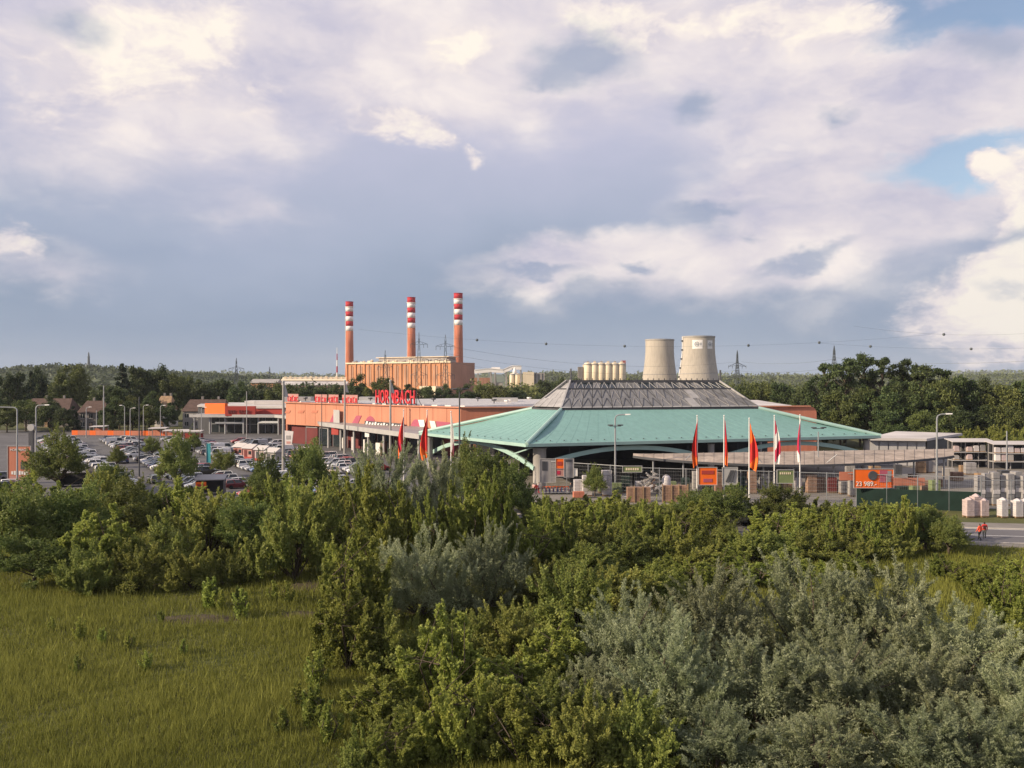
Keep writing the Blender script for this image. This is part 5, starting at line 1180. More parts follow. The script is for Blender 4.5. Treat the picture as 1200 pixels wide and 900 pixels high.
def car_proto(kind):
    L_, W_, H_, hood, belt, rs, re = {'hatchback': (4.0, 1.74, 1.48, 0.92, 0.95, 0.30, -0.97), 'estate car': (4.6, 1.80, 1.50, 0.90, 0.95, 0.30, -0.97), 'saloon': (4.6, 1.80, 1.45, 0.90, 0.95, 0.26, -0.72), 'off-roader': (4.5, 1.86, 1.72, 1.08, 1.12, 0.32, -0.97), 'van': (5.2, 1.95, 2.15, 1.15, 1.2, 0.55, -0.99)}[kind]
    hl, hw = L_/2, W_/2; t = ob('parked_car', None, None, (0, 0, 0)); t['category'] = 'car'; t['group'] = 'cars in the car park'
    # lofted lower body
    st = [(-hl, 0.42, belt*0.80, 0.82), (-hl+0.08, 0.30, belt*0.93, 0.93), (-hl+0.45, 0.22, belt, 0.985), (-0.6, 0.20, belt, 1.0), (hl*rs, 0.20, belt, 1.0), (hl*rs+0.35, 0.20, hood+0.02, 0.99), (hl-0.45, 0.22, hood*0.90, 0.95), (hl-0.10, 0.28, hood*0.74, 0.86), (hl, 0.36, hood*0.60, 0.74)]
    mb = MB(); rows = []
    for x, z0, z1, k in st:
        w = hw*k; zm = z0+(z1-z0)*0.45
        rows.append([(x, -w*0.88, z0), (x, -w, zm), (x, -w*0.985, z1-0.10), (x, -w*0.90, z1), (x, 0, z1+0.03), (x, w*0.90, z1), (x, w*0.985, z1-0.10), (x, w, zm), (x, w*0.88, z0)])
    mb.sheet(rows); n = 9; o = len(rows)-1
    mb.f.append(tuple(range(n-1, -1, -1))); mb.mi.append(0); mb.f.append(tuple(o*n+i for i in range(n))); mb.mi.append(0)
    # greenhouse: roof and pillars in body colour
    bx0, bx1 = hl*re, hl*rs+0.30; tx0, tx1 = bx0+(0.18 if kind != 'saloon' else 0.62), hl*rs-(0.42 if kind != 'van' else 0.3)
    bw, tw = hw*0.90, hw*0.70 if kind != 'van' else hw*0.84
    B = [Vector((bx0, -bw, belt)), Vector((bx1, -bw, belt)), Vector((bx1, bw, belt)), Vector((bx0, bw, belt))]
    T = [Vector((tx0, -tw, H_-0.06)), Vector((tx1, -tw, H_-0.08)), Vector((tx1, tw, H_-0.08)), Vector((tx0, tw, H_-0.06))]
    for i in range(4): mb.bar(B[i], T[i], 0.09)
    for s in (0, 3):
        mid_b = B[0].lerp(B[1], 0.5) if s == 0 else B[3].lerp(B[2], 0.5); mid_t = T[0].lerp(T[1], 0.5) if s == 0 else T[3].lerp(T[2], 0.5); mb.bar(mid_b, mid_t, 0.09)
    mb.sheet([[(tx0-0.05, -tw, H_-0.07), (tx0-0.05, 0, H_-0.03), (tx0-0.05, tw, H_-0.07)], [((tx0+tx1)/2, -tw*1.02, H_-0.03), ((tx0+tx1)/2, 0, H_+0.02), ((tx0+tx1)/2, tw*1.02, H_-0.03)], [(tx1+0.05, -tw, H_-0.09), (tx1+0.05, 0, H_-0.05), (tx1+0.05, tw, H_-0.09)]])
    for s in (-1, 1): mb.box((bx1-0.25, s*(hw+0.06), belt+0.1), (0.12, 0.2, 0.13))
    if kind == 'van':
        for s in (-1, 1): mb.add([(bx0, s*(bw+0.01), belt), (bx0+2.6, s*(bw+0.01), belt), (tx0+2.5, s*(tw+0.02), H_-0.08), (tx0, s*(tw+0.02), H_-0.08)], [(0, 1, 2, 3) if s < 0 else (3, 2, 1, 0)])
    body = mb.build('body', PAINT['white'], t)
    gm = M['glassdark']
    ins = lambda p: Vector((p.x*0.995, p.y*0.975, p.z))
    b_ = [ins(p) for p in B]; t_ = [ins(p) for p in T]
    MB().add([b_[1], b_[2], t_[2], t_[1]], [(0, 1, 2, 3)]).build('windscreen', gm, t)
    MB().add([b_[3], b_[0], t_[0], t_[3]], [(0, 1, 2, 3)]).build('rear_window', gm, t)
    MB().add([b_[0], b_[1], t_[1], t_[0]], [(0, 1, 2, 3)]).build('side_window', gm, t); MB().add([b_[2], b_[3], t_[3], t_[2]], [(0, 1, 2, 3)]).build('side_window', gm, t)
    wr = 0.32 if kind not in ('off-roader', 'van') else 0.36
    for x in (-hl+0.82, hl-0.82):
        for s in (-1, 1):
            MB().tube((x, s*(hw-0.20), wr), (x, s*(hw+0.01), wr), wr, n=14).tube((x, s*(hw+0.005), wr), (x, s*(hw+0.02), wr), wr*0.6, n=10).build('wheel', M['tyre'], t)
    for s in (-1, 1):
        MB().box((hl-0.13, s*hw*0.66, hood*0.72), (0.16, 0.36, 0.13)).build('headlight', M['lamp_clear'], t)
        MB().box((-hl+0.06, s*hw*0.74, belt*0.82), (0.08, 0.26, 0.2)).build('tail_light', M['lamp_red'], t)
    MB().box((hl-0.02, 0, 0.42), (0.06, hw*1.3, 0.16)).build('grille', M['darkgrey'], t)
    MB().box((-hl+0.0, 0, 0.55), (0.03, 0.5, 0.11)).build('number_plate', M['white'], t)
    freeze(t); return t
protos = {k: car_proto(k) for k in ('hatchback', 'estate car', 'saloon', 'off-roader', 'van')}
used = set()
rr_ = random.Random(21)
rdir = Vector((0.52, -0.854, 0)); pdir = Vector((0.854, 0.52, 0)); O_ = Vector((-54, 200, 0))
cols_ = ['white']*9+['silver']*6+['grey']*5+['black']*4+['dark blue']*2+['red']*2+['dark red']*1+['beige']*1+['blue']*1
spots = []
avoid = [(at(px, D), r_) for px, D, r_ in ((68, 130, 5), (208, 127, 4.5), (310, 117, 3), (362, 119, 4), (247, 128, 5), (303, 122, 3), (88, 138, 4), (241, 172, 1.5), (163, 150, 1), (178, 188, 2.2), (137, 168, 2.2), (262, 152, 2.2), (228, 205, 2.2), (332, 150, 1), (404, 196, 1), (289, 235, 1), (22, 142, 4), (338, 222, 2.5), (128, 128, 4), (150, 122, 3))]
avoid += [(at(px, D), 3.6) for px, D in ((283.5, 192), (295, 188), (309, 184), (322, 178))]
rowi = 0
for k in range(-5, 4):
    for half in (0, 1):
        off = k*15.0+half*5.2; row = []
        for j in range(-34, 40):
            p = O_+pdir*off+rdir*(j*2.75)
            if not (121 < p.y < 258): continue
            px = p.x/p.y*1000+600
            if not (-8 < px < 446): continue
            # keep clear of the entrance canopies
            ed = on_line(E0, E1, px) if px > 372 else None
            if ed is not None and p.y > ed.y-5: continue
            if px > 205 and p.y > 236 or px > 330 and p.y > 205: continue
            if px < 45 and p.y > 150: continue
            if any((p-q).length < r_+1.2 for q, r_ in avoid): continue
            if rr_.random() < (0.07 if p.y < 200 else 0.16): continue
            row.append(p)
        if row:
            row.sort(key=lambda q: q.y)
            for n_, p in enumerate(row): spots.append((p, rowi, n_, half))
            rowi += 1
# a few cars under way in the aisles
taken = [q[0] for q in spots]; n_ = 0
for k in range(-3, 2):
    for q in (0.28, 0.5, 0.72):
        j = rr_.uniform(-30, 30); p = O_+pdir*(k*15.0-4.6)+rdir*(j*2.75); px = p.x/p.y*1000+600
        if not (121 < p.y < 235 and 60 < px < 400) or any((p-c).length < 3.6 for c in taken) or any((p-c).length < r_+2 for c, r_ in avoid): continue
        if px > 330 and p.y > 200: continue
        spots.append((p, -1, n_, 0)); taken.append(p); n_ += 1
while len(spots) > 298:      # keep the ones that show: drop the farthest
    far = max((s_ for s_ in spots if s_[1] >= 0), key=lambda s_: s_[0].y+rr_.uniform(0, 25)); spots.remove(far)
rows_ = {}
for p, ri, n_, half in sorted(spots, key=lambda s_: s_[0].y): rows_.setdefault(ri, []).append((p, half))
spots = [(p, ri, n_, half) for ri in sorted(rows_) for n_, (p, half) in enumerate(rows_[ri])]
print('cars', len(spots), 'rows', rowi)
for p, ri, n_, half in spots:
    kind = rr_.choices(('hatchback', 'estate car', 'saloon', 'off-roader', 'van'), (5, 4, 2, 3, 0.6))[0]; cl = rr_.choice(cols_)
    if kind == 'van': cl = rr_.choice(('white', 'white', 'silver'))
    c = protos[kind] if kind not in used else copy_tree(protos[kind]); used.add(kind)
    base = math.atan2(pdir.y, pdir.x)+(math.pi if rr_.random() < (0.75 if half == 0 else 0.3) else 0)
    if ri < 0: base = math.atan2(rdir.y, rdir.x)+(math.pi if n_ % 2 else 0)
    c.location = p+Vector((rr_.uniform(-0.25, 0.25), rr_.uniform(-0.25, 0.25), 0.02)); c.rotation_euler = (0, 0, base+rr_.uniform(-0.03, 0.03))
    for ch in [x for x in (KID_CACHE.get(c) or c.children)]:
        if ch.name.startswith('body'):
            ch.material_slots[0].link = 'OBJECT'; ch.material_slots[0].material = PAINT[cl]
    c['label'] = f'{cl} {kind}, {ORD[n_]} from the front in the {ORD[ri]} parking row'
    if ri < 0: c['label'] = f'{cl} {kind} standing in a car park aisle, {ORD[n_]} nearest of the cars in aisles'
    c['category'] = 'van' if kind == 'van' else 'car'
for k in protos:
    if k not in used:
        for ch in KID_CACHE[protos[k]]: bpy.data.objects.remove(ch)
        bpy.data.objects.remove(protos[k])
# ---------------------------------------------------------------- vegetation
LM = dict(
    willow=leaf_mat('leaf_silver_willow', (0.145, 0.175, 0.075), (0.440, 0.460, 0.290), 0.42, 0.5, 0.3),
    sapling=leaf_mat('leaf_yellow_green', (0.166, 0.217, 0.046), (0.408, 0.422, 0.102), 0.45),
    shrub=leaf_mat('leaf_mid_green', (0.165, 0.206, 0.051), (0.379, 0.374, 0.105), 0.45),
    dark=leaf_mat('leaf_dark_green', (0.110, 0.158, 0.043), (0.258, 0.276, 0.078), 0.40),
    belt=leaf_mat('leaf_tree_belt', (0.031, 0.053, 0.019), (0.108, 0.135, 0.046), 0.2),
    olive=leaf_mat('leaf_olive_tree', (0.054, 0.074, 0.022), (0.174, 0.192, 0.054), 0.22),
    fir=leaf_mat('leaf_conifer', (0.012, 0.026, 0.012), (0.040, 0.062, 0.026), 0.1),
    blossom=leaf_mat('white_blossom', (0.45, 0.45, 0.36), (0.75, 0.74, 0.62), 0.2),
    grass=leaf_mat('meadow_grass', (0.178, 0.196, 0.036), (0.350, 0.352, 0.084), 0.30, 0.7, 0.1),
)
def leaves(rg, C_, ax, nr, L_, W_, tint):
    """one diamond leaf per centre C_, long axis ax, face normal nr"""
    n = len(C_)
    ax = ax/np.linalg.norm(ax, axis=1, keepdims=True); nr = nr-ax*np.sum(nr*ax, 1, keepdims=True)
    nr /= np.linalg.norm(nr, axis=1, keepdims=True)+1e-9; b = np.cross(ax, nr)
    l = (L_*rg.uniform(0.7, 1.3, n))[:, None]/2; w = (W_*rg.uniform(0.7, 1.3, n))[:, None]/2
    bend = nr*l*0.25
    V = np.stack([C_-ax*l, C_+b*w+bend, C_+ax*l-bend*0.4, C_-b*w+bend], 1).reshape(-1, 3)
    Fq = np.arange(4*n).reshape(-1, 4)
    return V, Fq, np.repeat(tint, 4)
def lump_leaves(rg, cen, rad, per, L_, W_, up=0.5, droop=0.0, shell=0.45):
    """leaves in many small ellipsoid clumps; cen (k,3), rad (k,3)"""
    k = len(cen); idx = np.repeat(np.arange(k), per) if np.isscalar(per) else np.repeat(np.arange(k), per); n = len(idx)
    d = rg.standard_normal((n, 3)); d /= np.linalg.norm(d, axis=1, keepdims=True)
    r = (shell+(1-shell)*rg.random(n)**0.6)*(1+0.16*rg.standard_normal(n))
    C_ = cen[idx]+d*r[:, None]*rad[idx]
    out = d+np.array([0, 0, up]); ax = rg.standard_normal((n, 3))*0.8+d*0.7+np.array([0, 0, 0.35-droop]); nr = out+rg.standard_normal((n, 3))*0.75
    lt = rg.uniform(0.1, 0.8, k)
    tint = np.clip(lt[idx]*0.65+0.18+0.20*rg.standard_normal(n), 0, 1)
    return leaves(rg, C_, ax, nr, L_, W_, tint)
def shoot_leaves(rg, P0, P1, n_each, r0, r1, L_, W_, spread=1.0):
    """leafy shoots from P0 to P1, tapering from r0 to r1"""
    k = len(P0); idx = np.repeat(np.arange(k), n_each); n = len(idx); s = rg.random(n)**0.85
    bow = rg.standard_normal((k, 3))*0.06*np.linalg.norm(P1-P0, axis=1, keepdims=True)
    base = P0[idx]+(P1-P0)[idx]*s[:, None]+bow[idx]*(np.sin(s*np.pi))[:, None]
    d = rg.standard_normal((n, 3)); d /= np.linalg.norm(d, axis=1, keepdims=True)
    rr = (r0+(r1-r0)*s)*rg.random(n)**0.5
    C_ = base+d*rr[:, None]*np.array([1, 1, 0.8])
    ax = d*0.8+np.array([0, 0, 0.8])+rg.standard_normal((n, 3))*0.4; nr = d+np.array([0, 0, 0.5])+rg.standard_normal((n, 3))*0.6
    lt = rg.uniform(0.1, 0.7, k)
    tint = np.clip(lt[idx]*0.55+0.30*s+0.12*rg.standard_normal(n)+0.05, 0, 1)
    return leaves(rg, C_, ax, nr, L_, W_, tint)
def merge(*parts):
    V, Fq, T = [], [], []; o = 0
    for v_, f_, t_ in parts: V.append(v_); Fq.append(f_+o); T.append(t_); o += len(v_)
    return np.concatenate(V), np.concatenate(Fq), np.concatenate(T)
def stems(rg, n, h, w, r, tips=None):
    mb = MB()
    for i in range(n):
        a = rg.uniform(0, 6.28); q = rg.uniform(0.1, 0.35)*w
        p0 = Vector((rg.uniform(-0.05, 0.05), rg.uniform(-0.05, 0.05), -0.05)); p1 = Vector((math.cos(a)*q, math.sin(a)*q, h*0.45))
        p2 = Vector(tips[i % len(tips)]) if tips is not None else Vector((math.cos(a)*q*1.8, math.sin(a)*q*1.8, h*0.85))
        mb.tube(p0, p1, r, r*0.65, 6, False).tube(p1, p2, r*0.65, r*0.2, 6, False)
    return mb
PROTO = {}
def add_proto(kind, h, w, crown, trunk_mb, lm):
    h = float(np.percentile(crown[0][:, 2], 99.7)); w = 2*float(np.percentile(np.hypot(crown[0][:, 0], crown[0][:, 1]), 97))   # the size it really has
    me = np_mesh(kind+'_crown', *crown[:2], LM[lm], crown[2])
    V = trunk_mb.v; tm = bpy.data.meshes.new(kind+'_trunk'); tm.from_pydata(V, [], trunk_mb.f); tm.materials.append(M['bark']); tm.polygons.foreach_set('use_smooth', [True]*len(trunk_mb.f)); tm.update()
    PROTO.setdefault(kind, []).append((h, w, me, tm))
def dome_lumps(rg, n, h, w, zlo, inner=0.45, lr=(0.10, 0.18)):
    d = rg.standard_normal((n, 3)); d[:, 2] = np.abs(d[:, 2])*1.0-0.25; d /= np.linalg.norm(d, axis=1, keepdims=True)
    r = inner+(0.92-inner)*rg.random(n)**0.5
    c = np.stack([d[:, 0]*w/2*r, d[:, 1]*w/2*r, zlo+(h-zlo)*(0.30+d[:, 2]*r*0.70)], 1)
    c[:, 2] = np.clip(c[:, 2], 0.35, None)
    # uneven outline: big lobes
    ang = np.arctan2(c[:, 1], c[:, 0]); ph = rg.uniform(0, 6.28, 3); k = 1+0.16*np.sin(ang*2+ph[0])+0.13*np.sin(ang*3+ph[1]); c[:, 0] *= k; c[:, 1] *= k; c[:, 2] *= 1+0.10*np.sin(ang*2+ph[2])
    rad = rg.uniform(lr[0], lr[1], n)[:, None]*w*np.array([1, 1, 0.85])
    return c, rad
def plume_crown(rg, h, w, nb, ns, per, L_, W_, sl, sr, upright=1.0, lumps=30, zlo=0.12, lper=200, inner=0.62):
    """branches fan out from the base to an uneven dome; leafy plumes rise along them; loose inner clumps fill the heart"""
    a = rg.uniform(0, 6.28, nb); e = np.arcsin(rg.uniform(0.02, 1.0, nb)); ph = rg.uniform(0, 6.28, 4)
    lobe = 1+0.20*np.sin(a*2+ph[0])+0.14*np.sin(a*3+ph[1])+0.10*rg.standard_normal(nb)
    tip = np.stack([np.cos(a)*np.cos(e)*w*0.47*lobe, np.sin(a)*np.cos(e)*w*0.47*lobe, h*(zlo+(0.90-zlo)*np.sin(e)**0.8)*(0.86+0.14*lobe)], 1)
    mid = tip*np.array([0.42, 0.42, 0.62])+rg.standard_normal((nb, 3))*0.05*w; base = np.stack([rg.uniform(-.05, .05, nb), rg.uniform(-.05, .05, nb), np.full(nb, -0.05)], 1)
    k = rg.integers(0, nb, ns); t = rg.uniform(0.30, 1.0, ns)[:, None]**0.7
    Q0 = (1-t)**2*base[k]+2*t*(1-t)*mid[k]+t*t*tip[k]
    out = Q0*np.array([1, 1, 0.25]); out /= np.linalg.norm(out, axis=1, keepdims=True)+1e-6
    d = out*0.55+np.array([0, 0, upright])+rg.standard_normal((ns, 3))*0.38; d /= np.linalg.norm(d, axis=1, keepdims=True)
    Q1 = Q0+d*sl*rg.uniform(0.55, 1.35, (ns, 1))
    parts = [shoot_leaves(rg, Q0-d*sl*0.25, Q1, per, sr, sr*0.28, L_, W_)]
    if lumps:
        c, rad = dome_lumps(rg, lumps, h*inner*1.15, w*inner*1.25, 0.1, 0.3, (0.11, 0.18)); v_, f_, t_ = lump_leaves(rg, c, rad, lper, L_*1.2, W_*1.25, 0.5, 0, 0.2); parts.append((v_, f_, t_*0.9))
    mb = MB()
    for i in range(min(nb, 16)):
        r0 = 0.012*h
        mb.tube(base[i], mid[i], r0, r0*0.6, 6, False).tube(mid[i], tip[i], r0*0.6, r0*0.18, 5, False)
    for i in range(0, ns, max(1, ns//26)): k[i] < 16 and mb.tube(Q0[i]-d[i]*0.04, Q1[i], 0.014, 0.004, 4, False)
    return merge(*parts), mb
def make_protos():
    for s in range(4):      # silver willow shrub 7 m
        rg = np.random.default_rng(100+s); h, w = 7.0, 8.5
        add_proto('willow', h, w, *plume_crown(rg, h, w, 46, 330, 105, 0.21, 0.052, 1.25, 0.30, 0.9, 30, 0.10, 260), 'willow')
    for s in range(5):      # upright yellow-green sapling thicket with plumes 6 m
        rg = np.random.default_rng(200+s); h, w = 6.0, 5.0; n = 16+2*s
        a = rg.uniform(0, 6.28, n); q = np.sqrt(rg.random(n))
        P0 = np.stack([np.cos(a)*q*w*0.25, np.sin(a)*q*w*0.25, rg.uniform(0.1, 0.5, n)], 1)
        hh = h*(1.0-0.50*q**1.5)*rg.uniform(0.62, 1.0, n)
        P1 = np.stack([np.cos(a)*q*w*0.44, np.sin(a)*q*w*0.44, hh], 1)+rg.standard_normal((n, 3))*0.12
        ns = 230; k = rg.integers(0, n, ns); sp_ = rg.uniform(0.12, 0.95, ns)[:, None]; Q0 = P0[k]+(P1-P0)[k]*sp_
        aa = rg.uniform(0, 6.28, ns); Q1 = Q0+np.stack([np.cos(aa), np.sin(aa), rg.uniform(0.7, 1.7, ns)], 1)*rg.uniform(0.35, 0.85, (ns, 1))*(1.25-0.85*sp_)
        cr = merge(shoot_leaves(rg, P0, P1, 190, 0.34, 0.09, 0.18, 0.10), shoot_leaves(rg, Q0, Q1, 80, 0.24, 0.08, 0.17, 0.10))
        add_proto('sapling', h, w, cr, stems(rg, 12, h, w, 0.05, P1[:12]), 'sapling')
    for s in range(5):      # broad mid-green shrub 4.5 m
        rg = np.random.default_rng(300+s); h, w = 4.5, 5.5
        add_proto('shrub', h, w, *plume_crown(rg, h, w, 34, 210, 95, 0.17, 0.098, 0.95, 0.27, 0.8+0.15*s, 22, 0.10, 240), 'shrub')
    for s in range(3):      # dark rounded tree 9 m
        rg = np.random.default_rng(400+s); h, w = 9.0, 8.0
        c, rad = dome_lumps(rg, 70, h, w, 1.6, 0.40, (0.09, 0.17))
        Q0 = c[rg.integers(0, 70, 170)]+rg.standard_normal((170, 3))*0.45; dd = Q0-np.array([0, 0, h*0.4]); dd = dd/np.linalg.norm(dd, axis=1, keepdims=True)+np.array([0, 0, 0.45])+rg.standard_normal((170, 3))*0.3
        cr = merge(lump_leaves(rg, c, rad*0.9, 190, 0.27, 0.15, 0.6, 0.0, 0.35), shoot_leaves(rg, Q0, Q0+dd*rg.uniform(0.5, 1.25, (170, 1)), 40, 0.36, 0.12, 0.25, 0.14))
        mb = MB().tube((0, 0, -0.1), (0.1, 0, 2.6), 0.26, 0.18, 8, False)
        for i in range(12): mb.tube((0.05, 0, 1.5+0.09*i), Vector(c[i]), 0.12, 0.03, 6, False)
        add_proto('dark', h, w, cr, mb, 'dark')
    for s in range(6):      # belt tree 18 m
        rg = np.random.default_rng(500+s); h, w = 18.0, 12.0+s % 3*1.5
        c, rad = dome_lumps(rg, 62, h, w, 2.5, 0.40, (0.075, 0.16))
        cr = lump_leaves(rg, c, rad, 175, 0.62, 0.38, 0.6, 0.0, 0.35)
        mb = MB().tube((0, 0, -0.2), (0.2, 0, 7), 0.38, 0.26, 8, False)
        for i in range(14): mb.tube((0.12, 0, 3.4+0.25*i), Vector(c[i]), 0.18, 0.04, 6, False)
        add_proto('belt', h, w, cr, mb, 'belt' if s < 4 else 'olive')
    for s in range(3):      # tall open-crowned tree, sky showing through 22 m
        rg = np.random.default_rng(600+s); h, w = 22.0, 12.0
        n = 46; a = rg.uniform(0, 6.28, n); zf = rg.uniform(0.30, 1.0, n); q = np.sqrt(rg.random(n))*np.sin(np.clip(zf, 0, 0.97)*np.pi)**0.5
        c = np.stack([np.cos(a)*q*w*0.5, np.sin(a)*q*w*0.5, zf*h*0.95], 1); rad = rg.uniform(0.7, 1.5, n)[:, None]*np.array([1, 1, 0.8])
        cr = lump_leaves(rg, c, rad, 130, 0.55, 0.32, 0.5, 0.0, 0.2)
        mb = MB().tube((0, 0, -0.2), (0.3, 0, h*0.35), 0.42, 0.30, 8, False).tube((0.3, 0, h*0.35), (0.1, 0.2, h*0.9), 0.30, 0.06, 7, False)
        for i in range(n):
            z0 = max(h*0.2, c[i][2]-rg.uniform(2, 5)); mb.tube((0.25, 0.05, z0), Vector(c[i]), 0.15, 0.035, 5, False)
        add_proto('open', h, w, cr, mb, 'belt')
    for s in range(2):      # dark pointed tree 18 m
        rg = np.random.default_rng(700+s); h, w = 18.0, 7.0; n = 60
        zf = rg.random(n)**1.1; a = rg.uniform(0, 6.28, n); q = (1-zf)**0.8*rg.uniform(0.5, 1, n)
        c = np.stack([np.cos(a)*q*w/2, np.sin(a)*q*w/2, 1.2+zf*(h-1.8)], 1); rad = ((0.35+0.9*(1-zf))[:, None])*np.array([1, 1, 0.9])
        cr = lump_leaves(rg, c, rad, 110, 0.55, 0.25, 0.3, 0.5, 0.3)
        add_proto('fir', h, w, cr, MB().tube((0, 0, -0.2), (0, 0, h*0.95), 0.3, 0.04, 8, False), 'fir')
    for s in range(2):      # white flowering shrub
        rg = np.random.default_rng(800+s); h, w = 2.5, 3.0
        c, rad = dome_lumps(rg, 40, h, w, 0.1, 0.4, (0.10, 0.17))
        add_proto('blossom', h, w, lump_leaves(rg, c, rad, 160, 0.14, 0.12, 0.8, 0.0, 0.5), stems(rg, 6, h, w, 0.04, c[:6]), 'blossom')
    for s in range(3):      # small weed sapling 2 m
        rg = np.random.default_rng(900+s); h, w = 2.0, 1.2; n = 9
        a = rg.uniform(0, 6.28, n); q = rg.random(n); P0 = np.stack([np.cos(a)*0.1, np.sin(a)*0.1, np.full(n, 0.05)], 1); P1 = np.stack([np.cos(a)*q*0.5, np.sin(a)*q*0.5, h*(1-0.4*q)*rg.uniform(0.6, 1, n)], 1)
        add_proto('weed', h, w, shoot_leaves(rg, P0, P1, 120, 0.22, 0.06, 0.15, 0.07), stems(rg, 5, h, w, 0.02, P1[:5]), 'sapling')
make_protos()
vr = random.Random(99); count_ = {}
NAMES = {'willow': ('willow_shrub', 'shrub'), 'sapling': ('sapling_shrub', 'shrub'), 'shrub': ('leafy_shrub', 'shrub'), 'dark': ('round_tree', 'tree'), 'belt': ('broadleaf_tree', 'tree'), 'open': ('open_crowned_tree', 'tree'), 'fir': ('pointed_tree', 'tree'), 'blossom': ('flowering_shrub', 'shrub'), 'weed': ('young_sapling', 'sapling')}
def plant(kind, px, D, h, w, label, group=None, proto=None, lm=None):
    lst = PROTO[kind]; i = count_.get(kind, 0); count_[kind] = i+1
    h0, w0, cm, tm = lst[(i if proto is None else proto) % len(lst)]
    nm, cat = NAMES[kind]
    t = tag(ob(nm, None, None, at(px, D), vr.uniform(0, 6.28)), label, cat, group)
    t.scale = (w/w0, w/w0*vr.uniform(0.9, 1.1), h/h0)
    ob('crown', cm, t); ob('trunk', tm, t)
    if lm:
        c = t_children = bpy.data.objects[-1] if False else None
    return t
def row(kind, items, fmt, group, hs=1.0):
    """items (px, D, h, w) sorted along the row; fmt gets the ordinal"""
    for i, it in enumerate(sorted(items)): plant(kind, it[0], it[1], it[2]*hs, it[3], fmt.format(ORD[i]), group)

# --- foreground, right: big silver willows
for px, D, ty, w, lab in ((742, 47, 688, 7.5, 'silver grey willow at the left end of the big foreground clump'),
        (838, 50, 662, 8.5, 'silver grey willow, second from the left along the top of the foreground clump'),
        (945, 51, 652, 9.0, 'tall silver grey willow in the middle of the big foreground clump'),
        (1045, 50, 660, 8.5, 'silver grey willow right of the middle of the foreground clump'),
        (1125, 47, 700, 7.0, 'silver grey willow at the right end of the big foreground clump')):
    plant('willow', px, D, max(2.5, zat(ty, D)-0.15), w, lab, 'silver willows in the foreground')
for px, D, ty, w, lab in ((700, 41.5, 775, 5.5, 'low silver grey willow at the bottom beside the yellow green saplings'),
        (790, 42, 735, 7.5, 'silver grey willow in the bottom row, below the left of the big clump'),
        (890, 41.5, 750, 7.5, 'silver grey willow in the bottom row below the tall middle willow'),
        (990, 42, 735, 7.5, 'silver grey willow in the bottom row, right of the middle'),
        (1090, 41.5, 755, 6.5, 'silver grey willow in the bottom row towards the right edge'),
        (1178, 41, 800, 5.0, 'low silver grey willow in the bottom right corner'),
        (1205, 39, 775, 5.5, 'silver grey willow cut by the right picture edge at the bottom'),
        (1150, 37, 820, 5.0, 'low willow between the bottom right corner willows'),
        (840, 37, 830, 6.0, 'darkest low willow cut by the bottom edge left of centre of the clump'),
        (960, 36.5, 835, 6.0, 'low willow cut by the bottom edge under the tall middle willow'),
        (1075, 36.5, 835, 6.0, 'low willow cut by the bottom edge near the right corner')):
    plant('willow', px, D, max(2.2, zat(ty, D)), w, lab, 'silver willows in the foreground')
